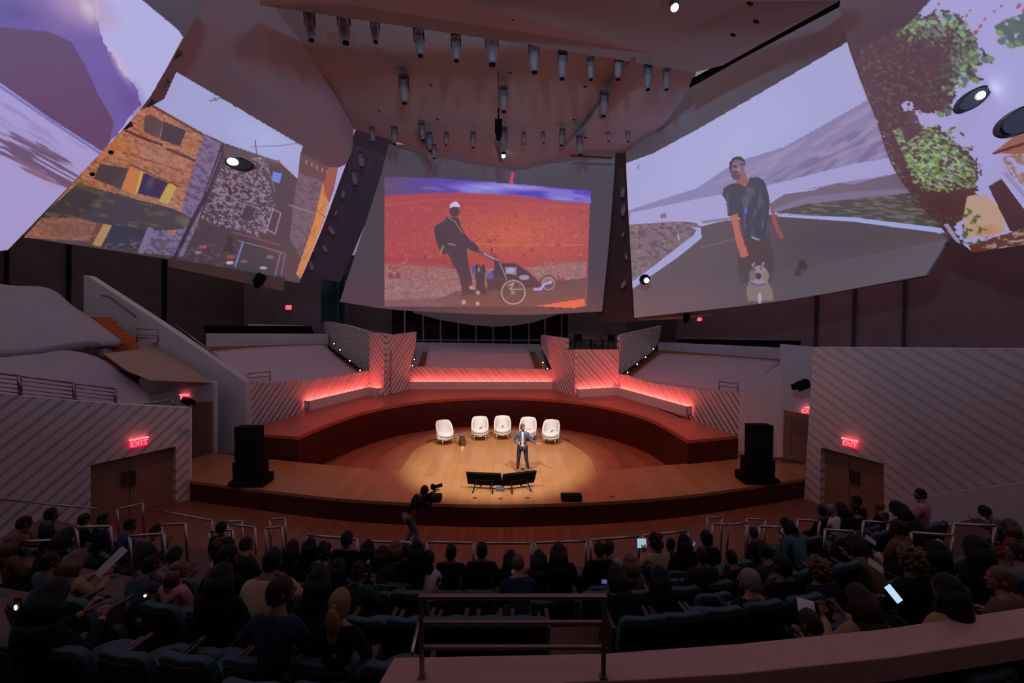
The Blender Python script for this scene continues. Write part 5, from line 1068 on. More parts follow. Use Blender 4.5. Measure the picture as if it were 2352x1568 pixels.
class Pose:
    """skeleton: joints as dict of (x,y,z); L is +x side when facing +y... s=+1 right, -1 left"""
    def __init__(s, J, head_rot=(0, 0, 0), curl=(0, 0), hand_up=((0, 0, 1), (0, 0, 1)), slim=1.0):
        s.J = J; s.hr = Euler(head_rot).to_matrix().to_4x4(); s.curl = curl; s.hu = hand_up; s.slim = slim
    def build(s):
        J = s.J; g = s.slim; out = {}
        def nd(k, r): return (*J[k], r)
        N = {'pel': nd('pel', (.135*g, .105)), 'sp': nd('sp', (.125*g, .095)), 'ch': nd('ch', (.150*g, .105)), 'nk': nd('nk', .056), 'hd': (*[a*.55+b*.45 for a, b in zip(J['nk'], J['hd'])], .052)}
        E = [('pel', 'sp'), ('sp', 'ch'), ('ch', 'nk'), ('nk', 'hd')]
        for q in ('r', 'l'):
            N['sh'+q] = nd('sh'+q, .062*g); N['el'+q] = nd('el'+q, .042); N['wr'+q] = nd('wr'+q, .027); N['hp'+q] = nd('hp'+q, .088*g); N['kn'+q] = nd('kn'+q, .058); N['an'+q] = nd('an'+q, .036)
            E += [('ch', 'sh'+q), ('sh'+q, 'el'+q), ('el'+q, 'wr'+q), ('pel', 'hp'+q), ('hp'+q, 'kn'+q), ('kn'+q, 'an'+q)]
        core = skin_mesh('core', N, E, 'pel', 1)
        hc = Vector(J['hd']); s.HM = Matrix.Translation(hc) @ s.hr
        parts = [(core, I4, 0), (HEAD, s.HM, None)]
        for i, q in enumerate(('r', 'l')):
            w = Vector(J['wr'+q]); d = Vector(J['hn'+q]); M = look(w, d, s.hu[i]); 
            if q == 'r': M = M @ Matrix.Scale(-1, 4, (1, 0, 0))
            parts.append((HAND[s.curl[i]], M, 0))
        out['body'] = join_mesh('body', parts)
        # upper garment
        T = {k: N[k] for k in ('pel', 'sp', 'ch')}; pad = .016
        T['pel'] = (*J['pel'], (.150*g, .118)); T['sp'] = (*J['sp'], (.142*g, .112)); T['ch'] = (*J['ch'], (.168*g, .122))
        c = Vector(J['nk']); T['nb'] = (*(Vector(J['ch']).lerp(c, .75)), .072)
        Et = [('pel', 'sp'), ('sp', 'ch'), ('ch', 'nb')]
        for q in ('r', 'l'):
            T['sh'+q] = (*J['sh'+q], .080*g); T['el'+q] = (*J['el'+q], .056); wr = Vector(J['el'+q]).lerp(Vector(J['wr'+q]), .90); T['cu'+q] = (*wr, .041)
            Et += [('ch', 'sh'+q), ('sh'+q, 'el'+q), ('el'+q, 'cu'+q)]
        out['top'] = skin_mesh('top', T, Et, 'pel', 1)
        P = {'pel': (*J['pel'], (.146*g, .116))}; Ep = []
        for q in ('r', 'l'):
            P['hp'+q] = (*J['hp'+q], .100*g); P['kn'+q] = (*J['kn'+q], .070); a = Vector(J['kn'+q]).lerp(Vector(J['an'+q]), .93); P['an'+q] = (*a, .050); Ep += [('pel', 'hp'+q), ('hp'+q, 'kn'+q), ('kn'+q, 'an'+q)]
        out['trousers'] = skin_mesh('trousers', P, Ep, 'pel', 1)
        sh = MB()
        for q in ('r', 'l'):
            a = Vector(J['an'+q]); t = Vector(J['to'+q]); d = (t-a); d.z = 0; L_ = d.length; d.normalize(); z = a.z-.035
            sh.ball(a+d*.10+Vector((0, 0, -.045)), (.048, .048, .036), 12); sh.ball(a+d*.03+Vector((0, 0, -.03)), (.042, .05, .042), 12)
            R = Matrix.Rotation(math.atan2(d.y, d.x)-math.pi/2, 3, 'Z'); sh.ball(a+d*.06+Vector((0, 0, -.052)), (.048, .145, .026), 14, rot=R); sh.ball(a+d*.14+Vector((0, 0, -.048)), (.044, .06, .030), 12, rot=R)
        out['shoes'] = sh.mesh('shoes', True)
        return out
def seated(lean=0, armr='lap', arml='lap', headyaw=0, headpitch=0, slim=1.0, curl=(0, 0)):
    y = lambda z: lean*(z-.55)
    J = {'pel': (0, -.02, .55), 'sp': (0, -.04+y(.78), .78), 'ch': (0, -.05+y(1.0), 1.0), 'nk': (0, -.02+y(1.12), 1.135), 'hd': (0, .015+y(1.25), 1.255)}
    for q, s_ in (('r', 1), ('l', -1)):
        J['sh'+q] = (s_*.175*slim, -.04+y(1.04), 1.045); J['hp'+q] = (s_*.095, .03, .54); J['kn'+q] = (s_*.14, .46, .53); J['an'+q] = (s_*.14, .48, .09); J['to'+q] = (s_*.15, .68, .03)
        a = armr if q == 'r' else arml; o = y(1.04)
        if a == 'lap': J['el'+q] = (s_*.25, .02+o*.6, .80); J['wr'+q] = (s_*.11, .25+o*.4, .68); J['hn'+q] = (s_*.05, .33+o*.4, .66)
        if a == 'phone': J['el'+q] = (s_*.24, .08+o*.8, .82); J['wr'+q] = (s_*.10, .30+o, .94); J['hn'+q] = (s_*.07, .36+o, 1.03)
        if a == 'chin': J['el'+q] = (s_*.22, .20+o, .84); J['wr'+q] = (s_*.09, .14+o, 1.06); J['hn'+q] = (s_*.03, .10+o, 1.13)
        if a == 'rest': J['el'+q] = (s_*.33, .02+o*.5, .82); J['wr'+q] = (s_*.31, .26, .74); J['hn'+q] = (s_*.30, .35, .73)
        if a == 'up': J['el'+q] = (s_*.30, .12+o, 1.02); J['wr'+q] = (s_*.16, .22+o, 1.22); J['hn'+q] = (s_*.12, .25+o, 1.31)
    return Pose(J, (headpitch, 0, headyaw), curl, slim=slim)
POSES = {'lap': seated(), 'slim': seated(.05, slim=.86), 'lean': seated(.35, 'chin', 'lap', 0, -.1), 'phone': seated(.12, 'phone', 'phone', 0, -.35, .92, (1, 1)), 'turnl': seated(.05, 'rest', 'lap', .8, 0), 'turnr': seated(.1, 'lap', 'rest', -.8, 0, .9), 'chin': seated(.2, 'chin', 'rest', .3, -.1), 'bend': seated(.6, 'phone', 'lap', .2, -.4), 'up': seated(.1, 'up', 'lap', 0, .1, .95, (1, 0))}
BUILT = {}
EYE = mat('eye_dark', (.03, .015, .01), .4)
SKINS = {'p': mat('skin_pale', (.24, .095, .075), .6), 'm': mat('skin_mid', (.12, .045, .03), .6), 'd': mat('skin_dark', (.05, .02, .014), .6)}
HCOL = {'k': mat('hair_black', (.005, .004, .005), .6, spec=.25), 'b': mat('hair_brown', (.022, .009, .007), .6, spec=.25), 'r': mat('hair_auburn', (.09, .03, .016), .5), 'y': mat('hair_blonde', (.17, .07, .022), .6), 'g': mat('hair_grey', (.16, .13, .13), .6)}
CL = {k: mat('cloth_'+k, c, .85, spec=.15) for k, c in {'black': (.006, .006, .007), 'navy': (.015, .018, .045), 'charcoal': (.025, .023, .026), 'beige': (.36, .24, .16), 'cream': (.44, .36, .34), 'white': (.62, .54, .60), 'green': (.012, .035, .014), 'teal': (.05, .10, .11), 'pink': (.50, .17, .24), 'grey': (.14, .13, .15), 'brown': (.12, .06, .035), 'tan': (.32, .18, .10), 'red': (.22, .03, .03), 'blue': (.04, .06, .14), 'lilac': (.34, .27, .42), 'plaid': (.26, .22, .34), 'denim': (.04, .05, .08)}.items()}
def person(pose, hair, hc, skin, top, trs, loc, rz, label, scale=1.0, shoes='black', group=None, P=None, tname='shirt'):
    if P is None:
        if pose not in BUILT: BUILT[pose] = (POSES[pose], POSES[pose].build())
        ps, M = BUILT[pose]
    else: ps, M = P
    e = empty('person', loc, rz, label=label, cat='person', group=group); e.scale = (scale,)*3
    def add(nm, me, *ms):
        o = bpy.data.objects.new(nm, me); COL.objects.link(o); o.parent = e
        while len(me.materials) < len(ms): me.materials.append(ms[len(me.materials)])
        for i, x in enumerate(ms): o.material_slots[i].link = 'OBJECT'; o.material_slots[i].material = x
        return o
    add('body', M['body'], SKINS[skin], EYE)
    if hair != 'bald': h = add('hair', HAIR[hair], HCOL[hc]); h.matrix_local = ps.HM
    add(tname, M['top'], CL[top]); add('trousers', M['trousers'], CL[trs]); add('shoes', M['shoes'], CL[shoes])
    return e
# ---- auditorium seats
STEAL = mat('seat_teal_cloth', (.036, .070, .086), .95, var=.5, scale=60); SRED = mat('seat_back_wood', (.022, .005, .005), .6, spec=.25); SARM = mat('seat_arm', (.05, .02, .015), .5)
def seat():
    e = empty('theatre_seat'); mb = MB(); n = 12; k = 0
    def backm(y0, th, m, nm, top, w_, low):
        mb = MB(); nv = 7
        for side in (0, 1):
            for i in range(n+1):
                u = i/n*2-1
                for j in range(nv+1):
                    v = j/nv; zt_ = top-.035*(1-abs(u))**0-.05*max(0, abs(u)-.75)/.25+.02*abs(u); z = low+(zt_-low)*v
                    rnd = (.5-abs(v-.5))*0
                    yy = y0-.02*(u*u)*-1.0-.10*(v-.2)+(-th if side else 0)+(.018 if side == 0 else -.0)*math.sin(math.pi*v)
                    mb.v.append(Vector((u*w_/2*(1-.04*(v)), yy, z)))
        W_ = nv+1; off = (n+1)*W_
        for i in range(n):
            for j in range(nv):
                a = i*W_+j; mb.f.append((a+1, a+W_+1, a+W_, a)); mb.m.append(0); b = off+a; mb.f.append((b, b+W_, b+W_+1, b+1)); mb.m.append(0)
            a = i*W_+nv; mb.f.append((a, off+a, off+a+W_, a+W_)); a = i*W_; mb.f.append((a, a+W_, off+a+W_, off+a)); mb.m += [0, 0]
        for i in (0, n):
            for j in range(nv): a = i*W_+j; mb.f.append((a, a+1, off+a+1, off+a)); mb.m.append(0)
        return mb.build(nm, m, e, bevel=.015, smooth=True)
    backm(-.17, .085, STEAL, 'backrest', .86, .53, .36); backm(-.262, .02, SRED, 'back_panel', .815, .47, .22)
    MB().lathe([(.22, .36), (.25, .38), (.255, .45), (.23, .475), (.1, .48)], n=20, sy=.95, c=(0, .07, 0)).build('seat_cushion', STEAL, e, smooth=True)
    for x in (-.275, .275): MB().box((x, .03, .60), (.05, .36, .035)).box((x, .0, .30), (.035, .22, .60)).build('armrest', SARM, e, bevel=.008)
    MB().box((0, .05, .16), (.10, .25, .36)).build('pedestal', BLACK, e); return e
seat0 = seat(); seat_used = False
def place_seat(loc, rz, label, group, s=1.0):
    global seat_used
    o = seat0 if not seat_used else copy_tree(seat0); seat_used = True
    o.location = loc; o.rotation_euler = (0, 0, rz); tag(o, label, 'seat', group); o.scale = (s, s, s); return o
F = {'A': 1.42, 'B': 1.85, 'C': 2.30, 'D': 2.68, 'E': 1.05}
RN = {'A': 'front row', 'B': 'second row', 'C': 'third row', 'D': 'nearest row', 'E': 'far side block'}
def rowrz(x): return math.radians(max(-38, min(38, x*3.3)))
def empties(row, pts):
    for i, (px, py) in enumerate(pts):
        z = F[row]; Y = (CZ-(z+.85))/ -(ray(px, py).z/ray(px, py).y); p = PY(px, py, Y)
        place_seat((p.x, Y+.25, z), rowrz(p.x), 'empty theatre seat, %s from the left among free seats of the %s' % (ORD[i], RN[row]), 'empty theatre seats')
empties('D', [(28, 1462), (165, 1474), (303, 1487), (442, 1495), (588, 1500), (748, 1505), (902, 1512)])
empties('C', [(182, 1366), (380, 1380), (486, 1396), (582, 1402), (700, 1405), (845, 1411), (940, 1412), (1035, 1411), (1120, 1411), (1205, 1411), (1470, 1408), (1560, 1400), (1650, 1388), (1745, 1374), (1838, 1360)])
empties('B', [(353, 1312), (425, 1321), (862, 1352), (943, 1352), (1375, 1352), (1460, 1350), (1562, 1342), (1637, 1330), (1790, 1312), (1862, 1300), (1935, 1288)])
empties('A', [(672, 1303), (952, 1313), (1098, 1315), (1330, 1312), (1392, 1308), (1500, 1296), (1562, 1292), (1690, 1285), (1812, 1236), (1856, 1230), (1930, 1226), (2010, 1218), (2130, 1200), (560, 1290)])
# ---- audience: px, py of the head top, row, hair, colour, skin, top, pose, label, scale
AUD = [
 (712, 1234, 'A', 'long', 'k', 'm', 'black', 'slim', 'long haired listener in black, left end of the front row', 1),
 (672, 1238, 'A', 'long', 'b', 'm', 'charcoal', 'slim', 'brown haired listener beside the left front guard rail', 1),
 (797, 1218, 'A', 'short', 'k', 'm', 'black', 'lap', 'broad shouldered man in black rising above the left guard rail', 1.08),
 (744, 1248, 'A', 'curly', 'b', 'p', 'charcoal', 'turnl', 'curly brown haired listener left of the broad shouldered man', 1),
 (845, 1239, 'A', 'long', 'k', 'm', 'black', 'slim', 'long black haired listener right of the broad shouldered man', 1),
 (879, 1253, 'A', 'long', 'b', 'p', 'charcoal', 'turnr', 'dark haired listener looking right, below the cameraman', .98),
 (909, 1240, 'A', 'long', 'r', 'p', 'navy', 'slim', 'auburn haired listener just left of the cameraman legs', .98),
 (934, 1248, 'A', 'short', 'b', 'p', 'lilac', 'turnr', 'listener in a lilac top half hidden behind dark hair', .92),
 (957, 1239, 'A', 'long', 'k', 'm', 'black', 'lap', 'big dark haired listener below the cameraman', 1.08),
 (985, 1262, 'A', 'short', 'b', 'm', 'white', 'turnl', 'listener with a white sleeve beside the big dark haired one', .95),
 (1036, 1248, 'A', 'short', 'k', 'm', 'black', 'lap', 'left of two short haired men in dark suits, front centre', 1.02),
 (1107, 1244, 'A', 'short', 'k', 'm', 'black', 'lap', 'right of two short haired men in dark suits, front centre', 1.04),
 (1173, 1262, 'A', 'long', 'k', 'm', 'black', 'slim', 'slender dark haired listener left of the bald man', .96),
 (1190, 1271, 'B', 'fringe', 'r', 'p', 'navy', 'lean', 'balding man with pink scalp holding pale paper', 1),
 (1238, 1263, 'A', 'long', 'k', 'm', 'black', 'phone', 'listener with long dark hair and a lit phone', 1),
 (1283, 1244, 'A', 'long', 'b', 'm', 'black', 'lap', 'tall long haired listener behind the right centre guard rail', 1.1),
 (1377, 1243, 'A', 'short', 'k', 'm', 'black', 'lap', 'short black haired listener before the right guard rail', 1),
 (1399, 1240, 'A', 'short', 'b', 'p', 'plaid', 'turnr', 'listener in a pale plaid shirt behind the black haired one', .98),
 (1447, 1271, 'A', 'long', 'r', 'p', 'brown', 'slim', 'reddish brown haired listener right of the plaid shirt', 1.02),
 (1507, 1226, 'A', 'curly', 'b', 'm', 'beige', 'phone', 'curly haired person in a beige shirt holding a glowing tablet', 1),
 (1541, 1235, 'A', 'short', 'k', 'm', 'charcoal', 'turnr', 'small dark listener right of the beige shirt', .86),
 (1571, 1225, 'A', 'long', 'k', 'm', 'black', 'slim', 'long black haired listener near the right guard rail end', 1),
 (1622, 1217, 'A', 'bun', 'k', 'd', 'black', 'slim', 'listener with dark hair piled high, apart on the right', 1),
 (1612, 1256, 'B', 'short', 'b', 'm', 'charcoal', 'lap', 'dark brown haired listener before the piled hair', .95),
 (1416, 1296, 'B', 'long', 'k', 'm', 'black', 'bend', 'black haired listener bent over a blue lit phone', 1.05),
 (1515, 1298, 'B', 'long', 'k', 'd', 'black', 'slim', 'tall black haired silhouette right of the foreground railing', 1.05),
 (1722, 1305, 'B', 'short', 'g', 'p', 'black', 'turnl', 'grey haired man turning his face left', 1.15),
 (1798, 1272, 'B', 'short', 'k', 'm', 'black', 'lap', 'large dark jacketed listener behind the grey haired man', 1.15),
 (1880, 1281, 'B', 'curly', 'r', 'p', 'navy', 'lap', 'curly auburn haired listener in navy', 1.1),
 (1756, 1246, 'A', 'short', 'k', 'm', 'charcoal', 'lean', 'hunched dark listener beside the right side rails', 1.05),
 (1680, 1262, 'A', 'short', 'k', 'm', 'black', 'lean', 'low bent black figure in front of the right floor rail', .95),
 (1731, 1210, 'E', 'short', 'k', 'd', 'black', 'lean', 'small dark figure leaning beside the right side block', .9),
 (1806, 1188, 'A', 'long', 'k', 'm', 'teal', 'bend', 'dark haired listener in teal bending forward', .95),
 (1888, 1160, 'E', 'short', 'k', 'm', 'black', 'lap', 'black haired listener left of the white haired person', .95),
 (1907, 1157, 'E', 'short', 'g', 'p', 'white', 'turnr', 'white haired person with a bright sleeve', .95),
 (1932, 1152, 'E', 'long', 'b', 'm', 'charcoal', 'slim', 'dark listener behind the bright sleeve', .95),
 (1967, 1137, 'E', 'short', 'k', 'm', 'black', 'turnl', 'upright black haired listener under the right door', 1),
 (1965, 1158, 'E', 'short', 'k', 'p', 'black', 'turnl', 'dark jacketed listener with a pink face', .95),
 (2020, 1150, 'E', 'short', 'y', 'p', 'charcoal', 'turnl', 'fair haired listener in front of the right slatted wall', .9),
 (2062, 1150, 'E', 'long', 'k', 'm', 'black', 'bend', 'hunched figure in a big black jacket', 1.25),
 (2114, 1121, 'E', 'short', 'k', 'p', 'pink', 'turnl', 'man in a pink shirt against the right wall', 1.1),
 (2062, 1192, 'A', 'short', 'b', 'd', 'brown', 'lap', 'brown haired listener behind the hunched black jacket', 1.1),
 (2262, 1160, 'E', 'short', 'k', 'm', 'blue', 'bend', 'blue clad listener bending near the right edge', 1.0),
 (2320, 1190, 'E', 'long', 'r', 'm', 'red', 'lap', 'red clad listener at the far right edge', 1.1),
 (1964, 1225, 'A', 'long', 'b', 'p', 'brown', 'bend', 'brown haired listener before the pale sleeve', 1.1),
 (1995, 1228, 'A', 'short', 'k', 'p', 'cream', 'turnr', 'listener with a cream sleeve in the right block', 1.0),
 (2092, 1254, 'B', 'curly', 'r', 'm', 'black', 'lap', 'curly reddish haired listener in black, right block', 1.25),
 (2152, 1240, 'B', 'long', 'k', 'm', 'black', 'slim', 'black haired listener right of the curly red head', 1.1),
 (2243, 1229, 'B', 'long', 'k', 'd', 'black', 'lap', 'broad black haired figure between the two wide right rails', 1.3),
 (2335, 1245, 'B', 'short', 'b', 'p', 'grey', 'turnl', 'listener in grey at the right edge below the red one', 1.1),
 (1974, 1342, 'C', 'long', 'b', 'm', 'tan', 'phone', 'dark brown haired woman reading a bright phone', 1.1),
 (1862, 1400, 'C', 'short', 'b', 'p', 'brown', 'bend', 'listener in a patterned brown top holding white paper', 1.0),
 (2178, 1318, 'C', 'long', 'k', 'm', 'tan', 'lap', 'black haired person in a tan coat, lower right', 1.2),
 (2300, 1300, 'C', 'short', 'r', 'p', 'brown', 'turnl', 'brown clad listener at the lower right edge', 1.1),
 # left side
 (117, 1165, 'E', 'short', 'k', 'm', 'navy', 'turnr', 'black haired listener in navy against the left slatted wall', 1.1),
 (55, 1184, 'E', 'short', 'b', 'm', 'brown', 'lean', 'round dark head at the far left of the back row', 1.1),
 (193, 1178, 'E', 'short', 'b', 'p', 'black', 'lap', 'dark head left of the short aisle rail', 1.0),
 (238, 1178, 'E', 'short', 'k', 'p', 'navy', 'turnr', 'dark haired listener in navy above the short aisle rail', 1.0),
 (298, 1190, 'E', 'short', 'k', 'm', 'blue', 'turnr', 'dark haired listener in blue before the left door', 1.0),
 (356, 1204, 'E', 'short', 'k', 'm', 'charcoal', 'bend', 'bent dark haired listener left of the standing usher', 1.0),
 (150, 1212, 'A', 'long', 'k', 'm', 'black', 'bend', 'black clad listener in the middle of the left block', 1.1),
 (30, 1225, 'A', 'long', 'r', 'm', 'brown', 'lap', 'brown clad listener at the left edge', 1.1),
 (112, 1268, 'B', 'short', 'k', 'm', 'teal', 'lap', 'dark head behind the tall left rail', 1.0),
 (400, 1255, 'A', 'short', 'k', 'm', 'grey', 'bend', 'bent dark haired listener in grey, left centre', 1.1),
 (175, 1262, 'B', 'long', 'r', 'p', 'tan', 'phone', 'red haired reader with an open white magazine', 1.1),
 (345, 1275, 'B', 'short', 'k', 'm', 'denim', 'lean', 'dark listener in blue denim behind the left rail', 1.0),
 (410, 1288, 'B', 'long', 'r', 'p', 'pink', 'turnr', 'woman in a pale pink sweater propping her head', 1.0),
 (523, 1250, 'B', 'short', 'k', 'm', 'black', 'turnr', 'dark haired man in black left of the beige shirt', 1.2),
 (566, 1232, 'A', 'short', 'b', 'p', 'charcoal', 'turnr', 'brown haired listener right of the usher legs', 1.0),
 (525, 1232, 'A', 'short', 'k', 'p', 'black', 'turnl', 'pink faced listener below the standing usher', 1.0),
 (626, 1257, 'B', 'short', 'k', 'm', 'beige', 'lean', 'man in a light beige shirt leaning on one hand', 1.25),
 (776, 1282, 'B', 'long', 'k', 'm', 'black', 'slim', 'black haired listener left of the blonde ponytail', .95),
 (732, 1300, 'C', 'long', 'k', 'm', 'green', 'lap', 'listener in dark green with long black hair', 1.1),
 (822, 1290, 'B', 'bun', 'b', 'm', 'green', 'phone', 'listener in green lifting a small white card', 1.0),
 (508, 1292, 'C', 'long', 'k', 'm', 'black', 'lap', 'large black silhouette in the left centre', 1.15),
 (644, 1322, 'D', 'short', 'b', 'm', 'navy', 'turnr', 'man in a navy shirt with brown hair, nearest row', 1.10),
 (780, 1352, 'D', 'pony', 'y', 'p', 'black', 'slim', 'woman with a blonde ponytail, nearest row', 1.02),
 (118, 1330, 'C', 'long', 'k', 'p', 'black', 'phone', 'long black haired woman with bare arms, lower left', 1.25),
]
for px, py, row, hair, hc, sk, top_, pose, lab, sc in AUD:
    z = F[row]; ps = POSES[pose]; hd = ps.J['hd']; ht = (hd[2]+.125)*sc
    r = ray(px, py); Y = (CZ-(z+ht))/-(r.z/r.y); p = PY(px, py, Y); rz = rowrz(p.x)
    off = Vector((0, hd[1]*sc, 0)); off.rotate(Euler((0, 0, rz)))
    b = Vector((p.x, Y, z))-off
    person(pose, hair, hc, sk, top_, 'charcoal' if top_ in ('black', 'navy', 'beige', 'green') else 'black', b, rz, lab, sc)
    q = Vector((0, -.03, 0)); q.rotate(Euler((0, 0, rz)))
    place_seat(b+q, rz, 'seat under the '+lab, None, max(1, sc*.97))
# phones, tablets and papers held in the audience
SCRB = mat('screen_blue', (.2, .3, .4), .3, emit=(.55, .85, 1), estr=.55); SCRW = mat('screen_white', (.3, .4, .5), .3, emit=(.55, .80, 1), estr=.9); SCRV = mat('screen_violet', (.1, .1, .3), .3, emit=(.22, .20, .75), estr=.4)
PAPER = mat('paper', (.72, .58, .66), .8)
def slab(name, px, py, Y, size, rot, label, cat, m, case=BLACK):
    e = empty(name, PY(px, py, Y), label=label, cat=cat); e.rotation_euler = rot
    MB().box((0, .004, 0), (size[0], .008, size[1])).build('case', case, e, bevel=.002); MB().box((0, -.002, 0), (size[0]*.94, .006, size[1]*.95)).build('screen', m, e); return e
slab('tablet', 1474, 1247, 7.9, (.17, .17), (-.2, 0, 0), 'glowing blue tablet held up by the beige shirted person', 'tablet', SCRB)
slab('phone', 2052, 1363, 4.75, (.075, .20), (-.3, -.62, 0), 'bright white phone screen at the lower right', 'phone', SCRW)
slab('phone', 1225, 1292, 6.9, (.04, .075), (0, .2, 0), 'small lit phone in front of the dark haired listener', 'phone', SCRV)
slab('phone', 1388, 1335, 6.2, (.08, .06), (0, .1, 0), 'violet lit phone left of the bent listener', 'phone', SCRV)
slab('phone', 1594, 1248, 8.0, (.045, .08), (0, .2, 0), 'tiny bluish phone screen near the right guard rail end', 'phone', SCRV)
slab('phone', 2158, 1242, 6.4, (.11, .03), (0, .5, 0), 'thin blue lit phone in the right block', 'phone', SCRV)
slab('phone', 846, 1290, 6.9, (.05, .07), (0, .3, 0), 'small pale phone above the green clad listener', 'phone', PAPER)
def sheet_obj(px, py, Y, size, rot, label, nm='paper'):
    e = empty(nm, PY(px, py, Y), label=label, cat=nm); e.rotation_euler = rot
    MB().box((0, 0, 0), (size[0], .004, size[1])).build('page', PAPER, e); MB().box((0, .006, 0), (size[0]*1.03, .006, size[1]*1.02)).build('cover', CL['grey'], e)
sheet_obj(255, 1290, 6.0, (.10, .42), (-.4, .72, 0), 'open white magazine in the left block', 'magazine'); sheet_obj(2012, 1299, 5.8, (.24, .09), (-.5, .62, 0), 'lilac page tilted in the right block')
sheet_obj(1852, 1392, 4.7, (.20, .14), (-.7, .3, 0), 'white folded paper lying at the lower right'); sheet_obj(1180, 1311, 6.6, (.08, .05), (-.4, -.5, 0), 'small cream paper in the balding man hand'); sheet_obj(722, 1325, 5.9, (.16, .07), (-.5, -.8, 0), 'pale paper beside the beige shirted man')
sheet_obj(2000, 1240, 6.9, (.2, .07), (-.3, .6, 0), 'pale bag strap shaped page below the right rails'); 
# aisle step lights in the seating
for x, y, Y, l in ((333, 1368, 5.4, 'warm glowing step light between the left seats'), (36, 1395, 5.4, 'warm glowing aisle light at the lower left edge')):
    e = empty('aisle_light', PY(x, y, Y), label=l, cat='step light'); MB().ball((0, 0, 0), (.016, .015, .016 if x > 100 else .035), 10).build('lens', LAMPW, e, smooth=True); MB().box((0, .03, 0), (.08, .03, .1 if x > 100 else .2)).build('housing', BLACK, e, bevel=.005)
# stepped floor below the seats
def riser(name, Y0, Y1, z, K, xm=11.5):
    xs = np.linspace(-11.5, xm, 24); mb = MB()
    for a, b in zip(xs, xs[1:]):
        f = lambda x, Y: Y+x*x/K
        mb.prism([(a, f(a, Y0), z), (b, f(b, Y0), z), (b, f(b, Y1), z), (a, f(a, Y1), z)], (0, 0, -z-.02))
    o = mb.build(name, mat('riser_wood', (.09, .028, .02), .6), weld=True); return struct(o)
riser('floor_step', 6.95, 8.7, 1.42, 60); riser('floor_step', 5.8, 6.95, 1.85, 60); riser('floor_step', 4.55, 5.8, 2.30, 70); riser('floor_step', 2.2, 4.55, 2.68, 90, -.6)

# ---- speaker on the stage, facing the hall
def standing(J, **k): return Pose(J, **k)
Jm = {'pel': (0, 0, .95), 'sp': (0, -.01, 1.14), 'ch': (0, 0, 1.34), 'nk': (0, .01, 1.50), 'hd': (.0, .03, 1.655),
      'shr': (.185, 0, 1.42), 'elr': (.30, .02, 1.16), 'wrr': (.15, .24, 1.12), 'hnr': (.09, .31, 1.16), 'shl': (-.185, 0, 1.42), 'ell': (-.30, .06, 1.18), 'wrl': (-.50, .20, 1.10), 'hnl': (-.60, .24, 1.13),
      'hpr': (.10, 0, .90), 'knr': (.15, .03, .49), 'anr': (.17, -.02, .085), 'tor': (.21, .2, .02), 'hpl': (-.10, 0, .90), 'knl': (-.14, .04, .49), 'anl': (-.22, 0, .085), 'tol': (-.30, .17, .02)}
CL['blazer'] = mat('cloth_blazer', (.040, .062, .13), .8); CL['trouser_navy'] = mat('cloth_trouser_navy', (.008, .014, .035), .8); CL['brown_shoe'] = mat('brown_shoe', (.16, .07, .035), .5)
SKINS['s'] = mat('skin_speaker', (.36, .18, .13), .55); HCOL['l'] = mat('hair_light_brown', (.07, .032, .018), .7)
psm = Pose(Jm, (-.05, 0, .55), (1, 0), ((0, 1, .6), (0, 0, 1))); PM = (psm, psm.build())
sp = PZ(1200, 1084, S)
man = person(None, 'short', 'l', 's', 'blazer', 'trouser_navy', sp, math.pi, 'man in a blue blazer and white shirt speaking on the lit stage', 1.0, 'brown_shoe', P=PM, tname='blazer')
sk = skin_mesh('shirt_front', {'a': (0, .085, .93, (.060, .03)), 'b': (0, .095, 1.15, (.055, .03)), 'c': (0, .105, 1.36, (.050, .03)), 'd': (0, .065, 1.49, (.045, .03))}, [('a', 'b'), ('b', 'c'), ('c', 'd')], 'a', 1)
o = bpy.data.objects.new('shirt', sk); COL.objects.link(o); o.parent = man; sk.materials.append(mat('white_shirt', (.55, .52, .56), .8))
bd_ = MB().ball((0, .045, -.075), (.058, .05, .045), 14).build('beard', mat('beard', (.12, .05, .03), .8), man, smooth=True); bd_.matrix_local = psm.HM
for sx in (-1, 1):
    MB().prism([(sx*.045, .125, 1.12), (sx*.115, .108, 1.12), (sx*.125, .10, 1.40), (sx*.05, .085, 1.50), (sx*.035, .10, 1.46)], (0, .018, 0)).build('lapel', CL['blazer'], man, bevel=.004)
ck = empty('presentation_clicker', (0, 0, 0), label='small black clicker in the speaker right hand', cat='remote'); M_ = Matrix.Translation(sp) @ Matrix.Rotation(math.pi, 4, 'Z')
ck.location = M_ @ Vector((.075, .34, 1.15)); MB().box((0, 0, 0), (.035, .025, .11), rx=.5).build('case', BLACK, ck, bevel=.006); MB().ball((0, -.016, .02), (.009, .004, .009), 8).build('button', CL['grey'], ck)
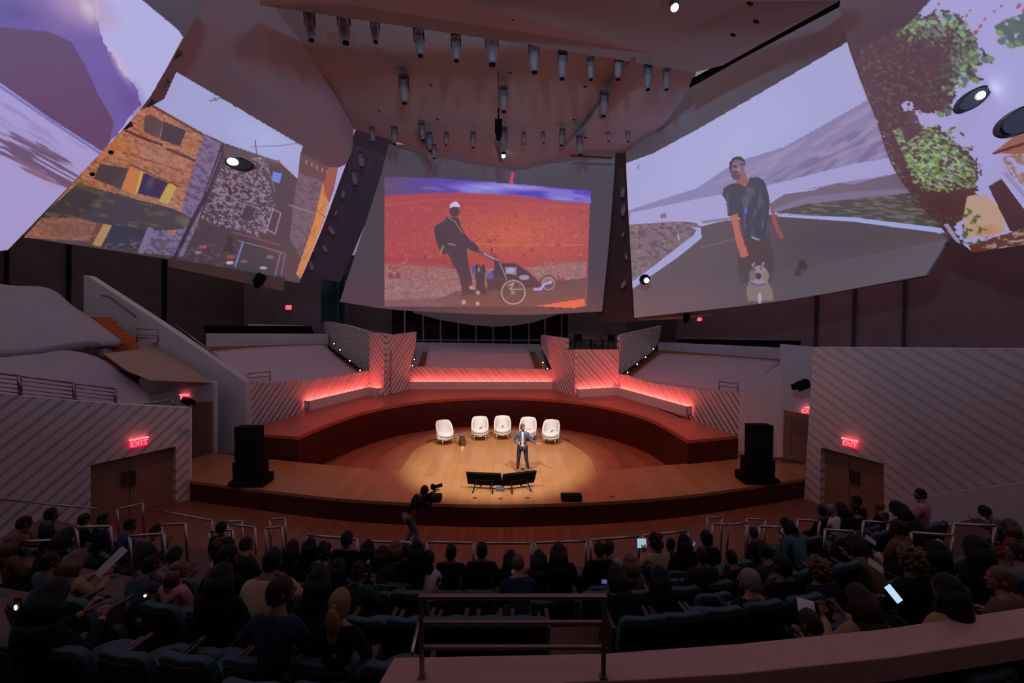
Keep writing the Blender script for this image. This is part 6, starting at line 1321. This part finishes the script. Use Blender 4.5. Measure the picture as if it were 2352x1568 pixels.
# ---- cameraman in black in front of the stage
Jc = {'pel': (0, 0, .92), 'sp': (0, .10, 1.10), 'ch': (0, .22, 1.28), 'nk': (0, .32, 1.40), 'hd': (0, .42, 1.52),
      'shr': (.18, .24, 1.33), 'elr': (.24, .44, 1.14), 'wrr': (.10, .62, 1.38), 'hnr': (.06, .66, 1.46), 'shl': (-.18, .24, 1.33), 'ell': (-.22, .48, 1.18), 'wrl': (-.06, .72, 1.40), 'hnl': (-.02, .78, 1.46),
      'hpr': (.10, 0, .88), 'knr': (.14, .14, .48), 'anr': (.16, -.02, .085), 'tor': (.18, .18, .02), 'hpl': (-.10, 0, .88), 'knl': (-.14, .12, .48), 'anl': (-.18, -.10, .085), 'tol': (-.2, .1, .02)}
psc = Pose(Jc, (-.1, 0, 0), (1, 1)); PC = (psc, psc.build())
Yc = 11.9; b = PY(941, 1238, Yc)
person(None, 'short', 'k', 'm', 'black', 'grey', (b.x, Yc, 0), -1.0, 'cameraman in black bending behind a camera before the stage', 1.06, P=PC, tname='jacket')
e = empty('video_camera', (0, 0, 0), label='black camera with a long lens at the cameraman face', cat='camera')
Mc = Matrix.Translation((b.x, Yc, 0)) @ Matrix.Rotation(-1.0, 4, 'Z') @ Matrix.Scale(1.06, 4); e.matrix_world = Mc @ Matrix.Translation((0, .66, 1.54))
MB().box((0, 0, 0), (.14, .10, .11)).build('camera_body', BLACK, e, bevel=.01); MB().tube((0, .05, 0), (0, .24, .01), .04, .05, n=14).build('lens', BLACK, e, smooth=True); MB().box((0, -.01, .075), (.05, .06, .03)).build('viewfinder', BLACK, e, bevel=.005)
# ---- usher standing at the left
Ju = dict(Jm); Ju.update({'elr': (.26, -.02, 1.16), 'wrr': (.24, .08, .92), 'hnr': (.23, .12, .84), 'ell': (-.26, -.02, 1.16), 'wrl': (-.24, .08, .92), 'hnl': (-.23, .12, .84), 'anr': (.12, 0, .085), 'anl': (-.12, 0, .085), 'tor': (.13, .2, .02), 'tol': (-.13, .2, .02), 'knr': (.11, .02, .49), 'knl': (-.11, .02, .49)})
psu = Pose(Ju, (0, 0, 0), (0, 0)); PU = (psu, psu.build()); Yu = 8.6; b = PY(505, 1197, Yu)
person(None, 'short', 'k', 'm', 'black', 'beige', (b.x, Yu, b.z-1.79), -.3, 'usher standing in a black top and beige trousers at the left aisle', 1.0, P=PU, tname='jacket')
